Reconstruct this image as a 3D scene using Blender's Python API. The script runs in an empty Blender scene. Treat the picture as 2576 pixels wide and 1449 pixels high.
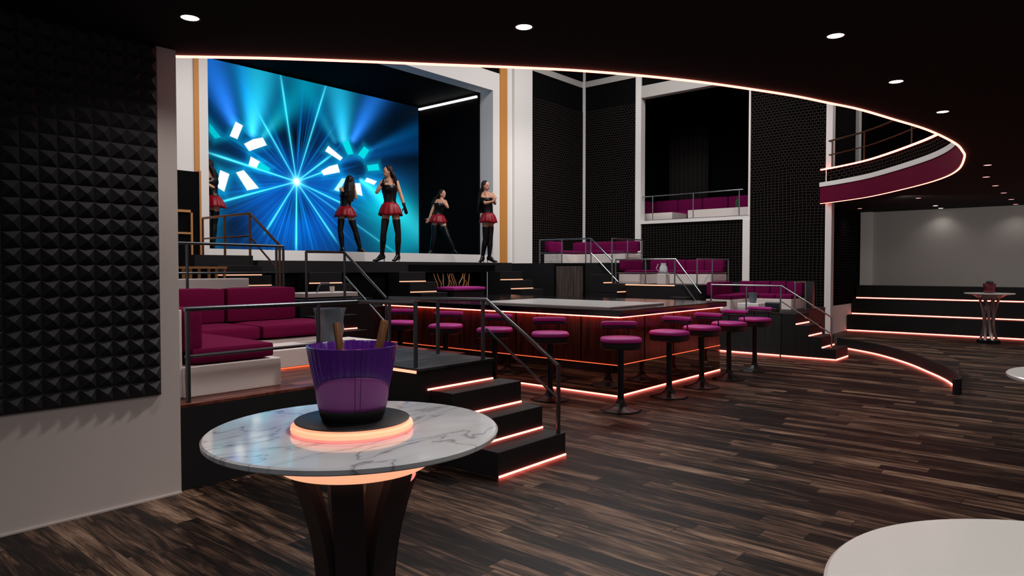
import bpy, bmesh, math, random
from mathutils import Vector, Matrix
import numpy as np
random.seed(7)
SC = bpy.context.scene
COL = SC.collection
PI = math.pi

# ------------------------------------------------------------------ camera
F = 1735.0; HZ = 676.0; EYE = 1.6
YAW = math.radians(40.5)                       # +X lies 40.5 degrees right of the view
PITCH = math.atan((724.5 - HZ) / F)
cam = bpy.data.objects.new('camera', bpy.data.cameras.new('camera'))
COL.objects.link(cam)
cam.location = (0, 0, EYE)
cam.data.sensor_width = 36.0
cam.data.lens = F / 2576.0 * 36.0
cam.data.clip_start = 0.05
cam.rotation_euler = (PI / 2 - PITCH, 0, YAW - PI / 2)
SC.camera = cam
FWD = Vector((math.cos(YAW), math.sin(YAW), 0)); RGT = Vector((math.sin(YAW), -math.cos(YAW), 0))

SC.view_settings.view_transform = 'Standard'
SC.view_settings.look = 'None'
SC.view_settings.gamma = 1.0
SC.view_settings.exposure = 0.0
SC.view_settings.use_curve_mapping = False

w = bpy.data.worlds.new('world'); SC.world = w; w.use_nodes = True
w.node_tree.nodes['Background'].inputs[0].default_value = (0.80, 0.84, 0.92, 1)
w.node_tree.nodes['Background'].inputs[1].default_value = 0.20

# ------------------------------------------------------------------ materials
def srgb(r, g, b):
    f = lambda c: (c / 255 / 12.92) if c / 255 <= 0.04045 else ((c / 255 + 0.055) / 1.055) ** 2.4
    return (f(r), f(g), f(b), 1)

def mat(name, col, rough=0.6, metal=0.0, spec=0.5, bump=0.0, bscale=60.0, var=0.0, coat=0.0):
    m = bpy.data.materials.new(name); m.use_nodes = True
    nt = m.node_tree; b = nt.nodes['Principled BSDF']
    b.inputs['Base Color'].default_value = col
    b.inputs['Roughness'].default_value = rough
    b.inputs['Metallic'].default_value = metal
    b.inputs['Specular IOR Level'].default_value = spec
    b.inputs['Coat Weight'].default_value = coat
    if bump or var:
        tc = nt.nodes.new('ShaderNodeTexCoord'); n = nt.nodes.new('ShaderNodeTexNoise')
        n.inputs['Scale'].default_value = bscale; n.inputs['Detail'].default_value = 4
        nt.links.new(tc.outputs['Object'], n.inputs['Vector'])
        if bump:
            bp = nt.nodes.new('ShaderNodeBump'); bp.inputs['Strength'].default_value = bump
            bp.inputs['Distance'].default_value = 0.004
            nt.links.new(n.outputs['Fac'], bp.inputs['Height']); nt.links.new(bp.outputs['Normal'], b.inputs['Normal'])
        if var:
            mr = nt.nodes.new('ShaderNodeMapRange'); mr.inputs['From Min'].default_value = 0.3; mr.inputs['From Max'].default_value = 0.7
            mr.inputs['To Min'].default_value = 1 - var; mr.inputs['To Max'].default_value = 1 + var
            mx = nt.nodes.new('ShaderNodeVectorMath'); mx.operation = 'SCALE'
            mx.inputs[0].default_value = col[:3]
            nt.links.new(n.outputs['Fac'], mr.inputs['Value']); nt.links.new(mr.outputs['Result'], mx.inputs['Scale'])
            nt.links.new(mx.outputs['Vector'], b.inputs['Base Color'])
    return m

def emis(name, col, strength):
    m = bpy.data.materials.new(name); m.use_nodes = True
    nt = m.node_tree; b = nt.nodes['Principled BSDF']
    b.inputs['Base Color'].default_value = (col[0], col[1], col[2], 1)
    b.inputs['Emission Color'].default_value = (col[0], col[1], col[2], 1)
    b.inputs['Emission Strength'].default_value = strength
    return m

def nodes(m):
    nt = m.node_tree
    def N(t, **k):
        n = nt.nodes.new('ShaderNode' + t)
        for a, v in k.items(): setattr(n, a, v)
        return n
    def Mth(op, a, b=None, c=None):
        n = N('Math', operation=op)
        for i, s in enumerate((a, b, c)):
            if s is None: continue
            if isinstance(s, (int, float)): n.inputs[i].default_value = s
            else: nt.links.new(s, n.inputs[i])
        return n.outputs[0]
    return nt, N, Mth

def ramp(nt, N, fac, stops, interp='LINEAR'):
    r = N('ValToRGB'); e = r.color_ramp; e.interpolation = interp
    while len(e.elements) > 1: e.elements.remove(e.elements[-1])
    e.elements[0].position = stops[0][0]; e.elements[0].color = stops[0][1]
    for p, c in stops[1:]:
        x = e.elements.new(p); x.color = c
    nt.links.new(fac, r.inputs[0]); return r.outputs[0]

def plank_mat(name, wid, length, stops, rough=0.42, along='Y'):
    m = bpy.data.materials.new(name); m.use_nodes = True
    nt, N, Mth = nodes(m); b = nt.nodes['Principled BSDF']
    tc = N('TexCoord'); sp = N('SeparateXYZ'); nt.links.new(tc.outputs['Object'], sp.inputs[0])
    X, Y = (sp.outputs[0], sp.outputs[1]) if along == 'Y' else (sp.outputs[1], sp.outputs[0])
    row = Mth('FLOOR', Mth('DIVIDE', X, wid))
    wn = N('TexWhiteNoise', noise_dimensions='1D'); nt.links.new(row, wn.inputs['W'])
    yy = Mth('ADD', Mth('DIVIDE', Y, length), Mth('MULTIPLY', wn.outputs['Value'], 7.3))
    col = Mth('FLOOR', yy)
    cx = N('CombineXYZ'); nt.links.new(row, cx.inputs[0]); nt.links.new(col, cx.inputs[1])
    wn2 = N('TexWhiteNoise', noise_dimensions='3D'); nt.links.new(cx.outputs[0], wn2.inputs['Vector'])
    rnd = wn2.outputs['Value']
    # streaky grain stretched along the board, each board with its own offset
    off = Mth('MULTIPLY', rnd, 37.0)
    gx = N('CombineXYZ')
    nt.links.new(Mth('ADD', Mth('MULTIPLY', X, 17.0), off), gx.inputs[0])
    nt.links.new(Mth('ADD', Mth('MULTIPLY', Y, 1.6), off), gx.inputs[1]); nt.links.new(off, gx.inputs[2])
    g = N('TexNoise'); g.inputs['Scale'].default_value = 1.0; g.inputs['Detail'].default_value = 5; g.inputs['Roughness'].default_value = .62; g.inputs['Distortion'].default_value = .9
    nt.links.new(gx.outputs[0], g.inputs['Vector'])
    gx2 = N('CombineXYZ')
    nt.links.new(Mth('ADD', Mth('MULTIPLY', X, 95.0), off), gx2.inputs[0]); nt.links.new(Mth('MULTIPLY', Y, 5.0), gx2.inputs[1])
    g2 = N('TexNoise'); g2.inputs['Scale'].default_value = 1.0; g2.inputs['Detail'].default_value = 3
    nt.links.new(gx2.outputs[0], g2.inputs['Vector'])
    f = Mth('ADD', Mth('MULTIPLY', rnd, .30), Mth('MULTIPLY', g.outputs['Fac'], .95))
    f = Mth('ADD', f, Mth('MULTIPLY', g2.outputs['Fac'], .28))
    f = Mth('ADD', Mth('MULTIPLY', Mth('SUBTRACT', f, .765), 1.9), .46)
    c = ramp(nt, N, f, stops)
    # gaps between boards
    fx = Mth('FRACT', Mth('DIVIDE', X, wid)); fy = Mth('FRACT', yy)
    ex = Mth('LESS_THAN', Mth('MINIMUM', fx, Mth('SUBTRACT', 1.0, fx)), .014 * .13 / wid)
    ey = Mth('LESS_THAN', Mth('MINIMUM', fy, Mth('SUBTRACT', 1.0, fy)), .0022)
    gap = Mth('MAXIMUM', ex, ey)
    mx = N('MixRGB'); nt.links.new(gap, mx.inputs[0]); nt.links.new(c, mx.inputs[1]); mx.inputs[2].default_value = (.004, .003, .003, 1)
    nt.links.new(mx.outputs[0], b.inputs['Base Color'])
    b.inputs['Roughness'].default_value = rough
    b.inputs['Specular IOR Level'].default_value = .16
    bp = N('Bump'); bp.inputs['Strength'].default_value = .25; bp.inputs['Distance'].default_value = .003
    nt.links.new(Mth('SUBTRACT', g.outputs['Fac'], gap), bp.inputs['Height']); nt.links.new(bp.outputs[0], b.inputs['Normal'])
    return m

def grid_mat(name, axis):
    # black mosaic with thin paler joints that run slightly wavy
    m = bpy.data.materials.new(name); m.use_nodes = True
    nt, N, Mth = nodes(m); b = nt.nodes['Principled BSDF']
    tc = N('TexCoord'); sp = N('SeparateXYZ'); nt.links.new(tc.outputs['Object'], sp.inputs[0])
    H = sp.outputs[axis]; Z = sp.outputs[2]
    cb = N('CombineXYZ'); nt.links.new(H, cb.inputs[0]); nt.links.new(Z, cb.inputs[1])
    nz = N('TexNoise'); nz.inputs['Scale'].default_value = .9; nz.inputs['Detail'].default_value = 3
    nt.links.new(cb.outputs[0], nz.inputs['Vector'])
    sc = N('VectorMath', operation='SCALE'); nt.links.new(nz.outputs['Color'], sc.inputs[0]); sc.inputs['Scale'].default_value = .10
    ad = N('VectorMath', operation='ADD'); nt.links.new(cb.outputs[0], ad.inputs[0]); nt.links.new(sc.outputs[0], ad.inputs[1])
    br = N('TexBrick'); br.offset = .5; br.inputs['Scale'].default_value = 1.0
    br.inputs['Brick Width'].default_value = .090; br.inputs['Row Height'].default_value = .068
    br.inputs['Mortar Size'].default_value = .0050; br.inputs['Mortar Smooth'].default_value = .1
    br.inputs['Color1'].default_value = (.0015, .0015, .0015, 1); br.inputs['Color2'].default_value = (.004, .0028, .0028, 1)
    br.inputs['Mortar'].default_value = (.040, .032, .032, 1)
    nt.links.new(ad.outputs[0], br.inputs['Vector'])
    b2 = N('TexBrick'); b2.offset = 0.0; b2.inputs['Scale'].default_value = 1.0
    for k_ in ('Brick Width', 'Row Height', 'Mortar Size', 'Mortar Smooth', 'Color1', 'Color2', 'Mortar'): b2.inputs[k_].default_value = br.inputs[k_].default_value
    nt.links.new(ad.outputs[0], b2.inputs['Vector'])
    hi = Mth('GREATER_THAN', Mth('ADD', Z, Mth('MULTIPLY', nz.outputs['Fac'], 3.0)), 5.0)
    mxx = N('MixRGB'); nt.links.new(hi, mxx.inputs[0]); nt.links.new(b2.outputs['Color'], mxx.inputs[1]); nt.links.new(br.outputs['Color'], mxx.inputs[2])
    nt.links.new(mxx.outputs[0], b.inputs['Base Color'])
    b.inputs['Roughness'].default_value = .6
    b.inputs['Specular IOR Level'].default_value = .0
    return m

def marble_mat():
    m = bpy.data.materials.new('marble'); m.use_nodes = True
    nt, N, Mth = nodes(m); b = nt.nodes['Principled BSDF']
    tc = N('TexCoord')
    n1 = N('TexNoise'); n1.inputs['Scale'].default_value = 1.9; n1.inputs['Detail'].default_value = 4.5; n1.inputs['Distortion'].default_value = 1.1
    mp = N('Mapping'); mp.inputs['Scale'].default_value = (1.0, 2.6, 1.0); mp.inputs['Rotation'].default_value = (0, 0, .5)
    nt.links.new(tc.outputs['Object'], mp.inputs[0]); nt.links.new(mp.outputs[0], n1.inputs['Vector'])
    v = Mth('ABSOLUTE', Mth('SUBTRACT', n1.outputs['Fac'], .5))
    c = ramp(nt, N, v, [(0, srgb(150, 146, 152)), (.004, srgb(182, 180, 186)), (.016, srgb(218, 219, 222)), (.2, srgb(234, 235, 237))])
    n2 = N('TexNoise'); n2.inputs['Scale'].default_value = 2.2; n2.inputs['Detail'].default_value = 2
    nt.links.new(tc.outputs['Object'], n2.inputs['Vector'])
    c2 = ramp(nt, N, n2.outputs['Fac'], [(.35, (.80, .81, .84, 1)), (.65, (1, 1, 1, 1))])
    mx = N('MixRGB', blend_type='MULTIPLY'); mx.inputs[0].default_value = 1
    nt.links.new(c, mx.inputs[1]); nt.links.new(c2, mx.inputs[2])
    nt.links.new(mx.outputs[0], b.inputs['Base Color'])
    b.inputs['Roughness'].default_value = .07; b.inputs['Specular IOR Level'].default_value = .7
    return m

def panel_wood(name, c1, c2, rough=.35, scale=1.0, axis=0):
    # vertical-grain veneer
    m = bpy.data.materials.new(name); m.use_nodes = True
    nt, N, Mth = nodes(m); b = nt.nodes['Principled BSDF']
    tc = N('TexCoord'); mp = N('Mapping'); mp.inputs['Scale'].default_value = (14 * scale, 14 * scale, 1.1)
    nt.links.new(tc.outputs['Object'], mp.inputs[0])
    n = N('TexNoise'); n.inputs['Scale'].default_value = 1.2; n.inputs['Detail'].default_value = 5; n.inputs['Distortion'].default_value = 1.1
    nt.links.new(mp.outputs[0], n.inputs['Vector'])
    c = ramp(nt, N, n.outputs['Fac'], [(.32, c1), (.68, c2)])
    nt.links.new(c, b.inputs['Base Color']); b.inputs['Roughness'].default_value = rough
    return m

M = dict(
    white=mat('white_plaster', srgb(228, 224, 221), .75, bump=.08, bscale=90),
    warmwhite=mat('warm_plaster', srgb(214, 203, 198), .8, bump=.08, bscale=90),
    greyplaster=mat('grey_plaster', srgb(178, 174, 170), .85, bump=.08, bscale=70),
    black=mat('black_laminate', srgb(32, 31, 32), .6, spec=.22, bump=.05, bscale=120, var=.12),
    blackwood=panel_wood('black_stained_wood', srgb(28, 28, 30), srgb(40, 40, 43), .5),
    void=mat('black_paint', srgb(10, 10, 11), .9, spec=.05),
    ceil=mat('black_ceiling_paint', srgb(26, 25, 25), .85, spec=.15),
    foam=mat('black_acoustic_foam', srgb(34, 34, 38), .62, spec=.35, bump=.15, bscale=200),
    orange=mat('ochre_paint', srgb(196, 132, 62), .6),
    steel=mat('dark_steel', srgb(92, 96, 100), .30, metal=1.0),
    chrome=mat('brushed_chrome', srgb(176, 184, 186), .25, metal=1.0),
    bronze=mat('bronze_steel', srgb(128, 92, 70), .35, metal=1.0),
    velvet=mat('burgundy_fabric', srgb(106, 12, 58), .9, spec=.08, bump=.3, bscale=400, var=.06),
    velvet2=mat('plum_fabric', srgb(104, 12, 68), .85, spec=.08, bump=.3, bscale=400),
    magenta=mat('magenta_upholstery', srgb(186, 52, 150), .55, spec=.35, bump=.1, bscale=300),
    blackpad=mat('black_vinyl', srgb(22, 18, 22), .5),
    blackmetal=mat('black_powder_coat', srgb(20, 20, 21), .4, metal=.3),
    maroon=mat('maroon_fascia', srgb(96, 8, 44), .6, spec=.15),
    shell=mat('offwhite_shell', srgb(226, 216, 211), .55),
    tabletop=mat('white_tabletop', srgb(232, 231, 228), .18, spec=.5),
    finmetal=mat('dark_bronze_fin', srgb(66, 58, 62), .36, metal=.4),
    finsilver=mat('taupe_metal_fin', srgb(150, 134, 130), .35, metal=.7),
    purple=mat('purple_acrylic', srgb(80, 28, 128), .18, spec=.6, coat=.4),
    purplepatch=mat('violet_patch', srgb(146, 64, 146), .4),
    cork=panel_wood('turned_brown_wood', srgb(98, 58, 30), srgb(158, 104, 62), .45, 3.0),
    gold=mat('gold_wood_frame', srgb(176, 124, 74), .45),
    slate=mat('slate_ceramic', srgb(82, 94, 102), .45),
    skin=mat('skin', srgb(214, 160, 132), .5, spec=.35),
    hair=mat('dark_hair', srgb(24, 15, 13), .55, spec=.25, bump=.6, bscale=60),
    red=mat('red_satin', srgb(140, 8, 28), .45, spec=.35),
    patent=mat('black_patent', srgb(9, 9, 11), .32, spec=.4),
    silver=mat('silver_trim', srgb(210, 210, 214), .25, metal=.8),
    gloss=mat('black_gloss', srgb(14, 14, 15), .12, spec=.6),
    barwood=panel_wood('rosewood_veneer', srgb(58, 24, 16), srgb(104, 50, 34), .22),
    slat=panel_wood('grey_brown_slats', srgb(66, 56, 50), srgb(100, 88, 80), .55),
    curtain=mat('black_curtain', srgb(30, 22, 22), .9),
    redglass=mat('dark_red_glass', srgb(92, 30, 40), .12, spec=.7),
    glass=mat('clear_glass', srgb(190, 195, 198), .08, spec=.8),
    navy=mat('dark_navy_plastic', srgb(26, 34, 46), .4),
    led=emis('led_white_red', (1.0, .155, .12), 7.0),
    ledsoffit=emis('led_soffit', (1.0, .22, .17), 4.6),
    ledpeach=emis('led_peach', (1.0, .40, .25), 1.5),
    glowpeach=emis('glow_peach', (1.0, .44, .25), .98),
    glowpink=emis('glow_pink', (1.0, .27, .22), .9),
    ledreflect=emis('led_and_reflection_orange', (1.0, .14, .05), 1.3),
    lamp=emis('downlight_lens', (1.0, .80, .72), 9.0),
    lamppink=emis('downlight_lens_pink', (1.0, .42, .40), 2.2),
    tube=emis('white_tube', (1.0, 1.0, 1.0), 4.0),
    gridx=grid_mat('black_mosaic_x', 0), gridy=grid_mat('black_mosaic_y', 1),
    marble=marble_mat(),
    floor=plank_mat('dark_plank_floor', .135, 1.25, [(0, srgb(8, 5, 4)), (.30, srgb(24, 15, 12)), (.46, srgb(50, 36, 28)), (.64, srgb(88, 66, 53)), (.84, srgb(128, 102, 84)), (1, srgb(152, 126, 106))]),
    loungefloor=plank_mat('red_brown_plank', .16, 1.4, [(0, srgb(50, 22, 16)), (.45, srgb(96, 48, 38)), (.7, srgb(140, 80, 64)), (1, srgb(165, 104, 86))], .3, 'X'),
    darkplank=plank_mat('charcoal_plank', .16, 1.4, [(0, srgb(24, 24, 26)), (.6, srgb(52, 52, 56)), (1, srgb(70, 70, 75))], .45, 'X'),
)
def mirror_mat():
    m = mat('dark_red_mirror', srgb(205, 160, 145), .05, metal=1.0)
    return m
M['mirror'] = mirror_mat()

# ------------------------------------------------------------------ mesh helpers
def B(): return bmesh.new()

def bx(bm, x0, x1, y0, y1, z0, z1):
    vs = [bm.verts.new(p) for p in ((x0, y0, z0), (x1, y0, z0), (x1, y1, z0), (x0, y1, z0), (x0, y0, z1), (x1, y0, z1), (x1, y1, z1), (x0, y1, z1))]
    for f in ((3, 2, 1, 0), (4, 5, 6, 7), (0, 1, 5, 4), (1, 2, 6, 5), (2, 3, 7, 6), (3, 0, 4, 7)): bm.faces.new([vs[i] for i in f])
    return bm

def prism(bm, pts, z0, z1):
    a = [bm.verts.new((x, y, z0)) for x, y in pts]; b = [bm.verts.new((x, y, z1)) for x, y in pts]
    n = len(pts)
    bm.faces.new(a[::-1]); bm.faces.new(b)
    for i in range(n): bm.faces.new((a[i], a[(i + 1) % n], b[(i + 1) % n], b[i]))
    return bm

def tube(bm, path, r, n=10, rs=None, caps=True):
    P = [Vector(p) for p in path]; rings = []
    up = Vector((0, 0, 1))
    prev = None
    for i, p in enumerate(P):
        d = (P[min(i + 1, len(P) - 1)] - P[max(i - 1, 0)]).normalized()
        if prev is None:
            a = up if abs(d.z) < .95 else Vector((1, 0, 0))
            s = d.cross(a).normalized()
        else:
            s = (prev - d * prev.dot(d)).normalized()
        prev = s; t = d.cross(s)
        rr = rs[i] if rs else r
        rings.append([bm.verts.new(p + (s * math.cos(k * 2 * PI / n) + t * math.sin(k * 2 * PI / n)) * rr) for k in range(n)])
    for a, b in zip(rings, rings[1:]):
        for k in range(n): bm.faces.new((a[k], a[(k + 1) % n], b[(k + 1) % n], b[k]))
    if caps: bm.faces.new(rings[0][::-1]); bm.faces.new(rings[-1])
    return bm

def lathe(bm, prof, c=(0, 0, 0), n=48, sx=1, sy=1, close=True):
    rings = []
    for r, z in prof:
        rings.append([bm.verts.new((c[0] + r * sx * math.cos(k * 2 * PI / n), c[1] + r * sy * math.sin(k * 2 * PI / n), c[2] + z)) for k in range(n)])
    for a, b in zip(rings, rings[1:]):
        for k in range(n): bm.faces.new((a[k], a[(k + 1) % n], b[(k + 1) % n], b[k]))
    if close: bm.faces.new(rings[0][::-1]); bm.faces.new(rings[-1])
    return bm

def rbox(bm, x0, x1, y0, y1, z0, z1, r=.02, seg=3):
    t = bmesh.new(); bx(t, x0, x1, y0, y1, z0, z1)
    bmesh.ops.bevel(t, geom=list(t.edges), offset=r, segments=seg, profile=.5, affect='EDGES')
    me = bpy.data.meshes.new('t'); t.to_mesh(me); t.free(); bm.from_mesh(me); bpy.data.meshes.remove(me)
    return bm

def puff(bm, x0, x1, y0, y1, z0, z1, r=.04):
    # soft cushion: bevelled box with domed faces
    t = bmesh.new(); bx(t, x0, x1, y0, y1, z0, z1)
    bmesh.ops.subdivide_edges(t, edges=list(t.edges), cuts=5, use_grid_fill=True)
    c = Vector(((x0 + x1) / 2, (y0 + y1) / 2, (z0 + z1) / 2)); h = Vector(((x1 - x0) / 2, (y1 - y0) / 2, (z1 - z0) / 2))
    for v in t.verts:
        d = v.co - c; q = [d[i] / h[i] for i in range(3)]
        for i in range(3):
            j, k = (i + 1) % 3, (i + 2) % 3
            if abs(abs(q[i]) - 1) < 1e-4:
                v.co[i] += math.copysign(.012 * (1 - q[j] ** 4) * (1 - q[k] ** 4), q[i])
    for v in t.verts:
        d = v.co - c
        inner = Vector([max(-(h[i] - r), min(h[i] - r, d[i])) for i in range(3)])
        e = d - inner
        if e.length > r: v.co = c + inner + e.normalized() * r
    me = bpy.data.meshes.new('t'); t.to_mesh(me); t.free(); bm.from_mesh(me); bpy.data.meshes.remove(me)
    return bm

def obj(name, bm, m, parent=None, smooth=False):
    bmesh.ops.recalc_face_normals(bm, faces=bm.faces)
    me = bpy.data.meshes.new(name); bm.to_mesh(me); bm.free()
    me.materials.append(m)
    if smooth:
        for p in me.polygons: p.use_smooth = True
        try: me.set_sharp_from_angle(angle=math.radians(38))
        except Exception: pass
    o = bpy.data.objects.new(name, me); COL.objects.link(o)
    if parent is not None:
        o.parent = parent
        if parent.type == 'EMPTY' or True:
            o.matrix_parent_inverse = world_of(parent).inverted()
    return o

def world_of(o):
    mtx = Matrix.LocRotScale(o.location, o.rotation_euler, o.scale)
    if o.parent: return world_of(o.parent) @ o.matrix_parent_inverse @ mtx
    return mtx

def thing(name, label, cat, loc=(0, 0, 0), group=None):
    o = bpy.data.objects.new(name, None); COL.objects.link(o); o.location = loc
    o.empty_display_size = .1
    o['label'] = label; o['category'] = cat
    if group: o['group'] = group
    return o

def tag(o, label, cat, group=None):
    o['label'] = label; o['category'] = cat
    if group: o['group'] = group
    return o

def struct(name, bm, m, smooth=False):
    o = obj(name, bm, m, None, smooth); o['kind'] = 'structure'; return o

def copy_tree(o, parent=None):
    c = o.copy(); COL.objects.link(c)
    if parent is not None: c.parent = parent
    for ch in list(o.children): copy_tree(ch, c)
    return c

# ================================================================== SETTING
struct('floor', bx(B(), -3, 21.5, -7, 15, -.1, 0), M['floor'])
# soffit (low ceiling) with its curved cut-out
K = 1.02
curve = [(2.19, 4.982), (2.43, 4.73), (2.682, 4.476), (3.09, 4.1), (3.515, 3.721), (3.923, 3.35), (4.3, 3.035), (4.733, 2.741), (5.171, 2.489), (5.68, 2.248), (6.166, 2.043), (6.608, 1.899), (7.055, 1.756), (7.705, 1.62), (8.595, 1.45), (9.668, 1.356), (10.4, 1.37), (11.023, 1.43), (12.279, 1.666), (13.285, 2.022), (14.295, 2.608), (15.65, 3.62), (16.3, 4.36), (16.66, 4.93)]
def catmull(pts, k=6):
    P = [Vector((x, y, 0)) for x, y in pts]; out = []
    for i in range(len(P) - 1):
        p0, p1, p2, p3 = P[max(i - 1, 0)], P[i], P[i + 1], P[min(i + 2, len(P) - 1)]
        for j in range(k):
            t = j / k
            out.append(.5 * ((2 * p1) + (p2 - p0) * t + (2 * p0 - 5 * p1 + 4 * p2 - p3) * t * t + (3 * p1 - p0 - 3 * p2 + p3) * t ** 3))
    out.append(P[-1]); return out
cv = [(p.x * K, p.y * K) for p in catmull(curve)]
cv[-1] = (16.995, 5.03)
ZS = 3.13
outer = [(17.0, 5.04), (21.5, 5.04), (21.5, -7), (-3, -7), (-3, 5.1), (2.1, 5.1)]
struct('ceiling', prism(B(), cv + outer, ZS, ZS + .12), M['ceil'])

def offset(pts, d):
    out = []
    for i, p in enumerate(pts):
        a = Vector(pts[max(i - 1, 0)]); b = Vector(pts[min(i + 1, len(pts) - 1)])
        t = (b - a).normalized(); n = Vector((t.y, -t.x))
        out.append((p[0] + n.x * d, p[1] + n.y * d))
    return out
def ribbon(bm, pts, d0, d1, z0, z1):
    # closed strip between two offsets of a curve
    A = offset(pts, d0); C = offset(pts, d1); rings = []
    for a, c in zip(A, C):
        rings.append([bm.verts.new((a[0], a[1], z0)), bm.verts.new((c[0], c[1], z0)), bm.verts.new((c[0], c[1], z1)), bm.verts.new((a[0], a[1], z1))])
    for r, s in zip(rings, rings[1:]):
        for k in range(4): bm.faces.new((r[k], r[(k + 1) % 4], s[(k + 1) % 4], s[k]))
    bm.faces.new(rings[0][::-1]); bm.faces.new(rings[-1]); return bm

# balcony ring standing on the soffit edge  (offset d<0 is towards the opening's inside)
bal = thing('balcony', 'curved balcony with maroon fascia and white band above the bar side floor', 'balcony', (11, 1.6, ZS))
bal_cv = cv[3:]
obj('fascia', ribbon(B(), bal_cv, -.012, .10, ZS + .015, ZS + .38), M['maroon'], bal, True)
b_ = obj('rim_band', ribbon(B(), bal_cv, -.03, .10, ZS + .38, ZS + .48), M['white'], bal, True)
obj('upper_fascia', ribbon(B(), bal_cv, .03, .12, ZS + .48, ZS + .80), M['gridx'], bal, True)
l_ = obj('led_strip', ribbon(B(), cv, -.008, .018, ZS - .014, ZS - .003), M['ledsoffit'], bal, True)
l_['label'] = 'glowing white and red light strip under the curved edge'
obj('led_strip', ribbon(B(), bal_cv, -.01, .04, ZS + .765, ZS + .795), M['led'], bal, True)
rail_cv = bal_cv[60:]
for h, r in ((1.42, .02), (1.10, .014)):
    obj('handrail' if h > 1.2 else 'mid_rail', tube(B(), [(p[0], p[1], ZS + h) for p in offset(rail_cv, .06)], r, 8), M['bronze'], bal, True)
oc = offset(rail_cv, .06)
for i in range(2, len(oc), 7):
    obj('post', tube(B(), [(oc[i][0], oc[i][1], ZS + .80), (oc[i][0], oc[i][1], ZS + 1.42)], .016, 8), M['bronze'], bal, True)
# upper floor slab behind the balcony edge
struct('trim_1', prism(B(), offset(cv, .12)[3:-3] + [(16.98, 4.7), (17.16, 5.03), (21.5, 5.04), (21.5, -7), (4, -7)], ZS + .13, ZS + .2), M['void'])

# left wall with acoustic panel
bm = bx(B(), -3, 2.18, 4.965, 5.10, 0, ZS); struct('wall_left', bm, M['warmwhite'])
struct('wall_left_side', bx(B(), 2.06, 2.18, 5.10, 11.9, 0, 8.5), M['white'])
struct('baseboard_left', bx(B(), -3, 2.18, 4.953, 4.965, 0, .012), M['warmwhite'])
def foam_panel():
    bm = B(); s = .1; x1, z1 = 2.042, 3.128; nx, nz = 36, 24; yb = 4.955; ya = 4.905
    for i in range(nx):
        for j in range(nz):
            xa = x1 - (i + 1) * s; za = z1 - (j + 1) * s
            q = [bm.verts.new(p) for p in ((xa, yb - .01, za), (xa + s, yb - .01, za), (xa + s, yb - .01, za + s), (xa, yb - .01, za + s))]
            t = bm.verts.new((xa + s / 2, ya, za + s / 2))
            for k in range(4): bm.faces.new((q[k], q[(k + 1) % 4], t))
    bx(bm, x1 - nx * s, x1, yb - .0101, 4.964, z1 - nz * s, z1)
    return bm
tag(obj('acoustic_panel', foam_panel(), M['foam']), 'black pyramid foam acoustic panel covering the left wall', 'wall panel')

# hall walls ----------------------------------------------------------------
YP = 11.76; XW = 17.0; HZT = 8.6
struct('ceiling_hall', bx(B(), 2, 21.5, 1.0, 15, HZT, HZT + .1), M['void'])
# stage front wall: white piers, ochre stripes
struct('wall_stage_left', bx(B(), 2.18, 5.45, YP, YP + .15, 0, HZT), M['white'])
struct('trim_2', bx(B(), 5.45, 5.537, YP - .02, YP + .15, 0, HZT), M['orange'])
fr = thing('proscenium_arch', 'white frame of posts, sill and header around the stage opening', 'stage frame', (9.3, YP, 1.9))
obj('jamb', bx(B(), 5.537, 5.70, YP, YP + .4, 1.75, 6.10), M['white'], fr)
obj('jamb', bx(B(), 13.03, 13.283, YP, YP + .45, 1.75, 6.10), M['white'], fr)
obj('sill', bx(B(), 5.70, 13.03, YP + .02, YP + .16, 1.74, 1.95), M['white'], fr)
obj('header', bx(B(), 5.537, 13.283, YP, YP + .4, 6.10, 6.57), M['white'], fr)
struct('trim_3', bx(B(), 13.283, 13.563, YP - .02, YP + .3, 0, HZT), M['orange'])
struct('trim_4', bx(B(), 13.563, 13.77, YP, YP + .3, 0, HZT), M['white'])
struct('trim_5', bx(B(), 13.77, 14.52, YP - .08, YP + .3, 0, HZT), M['white'])
struct('wall_stage_top', bx(B(), 5.537, 13.283, YP + .02, YP + .3, 6.57, HZT), M['void'])
struct('wall_back_stage', bx(B(), 14.52, XW, YP, YP + .15, 0, 6.23), M['gridx'])
struct('wall_back_stage_top', bx(B(), 14.52, XW, YP + .01, YP + .15, 6.23, HZT), M['void'])
struct('trim_6', bx(B(), 14.52, XW, YP - .03, YP + .01, 6.93, 7.10), M['greyplaster'])
# stage interior
struct('wall_stage_back', bx(B(), 5.2, 13.2, 14.62, 14.75, 1.2, 6.6), M['void'])
struct('wall_stage_right', bx(B(), 12.98, 13.1, YP + .46, 14.62, 0, 6.6), M['void'])
struct('wall_stage_far_left', bx(B(), 5.2, 5.35, YP + .15, 14.62, 0, 6.6), M['void'])
struct('wall_stage_base', bx(B(), 12.99, 13.28, YP + .02, YP + .15, 0, 1.74), M['void'])
struct('ceiling_stage', bx(B(), 5.35, 12.98, YP + .41, 14.62, 6.12, 6.25), M['void'])
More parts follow.
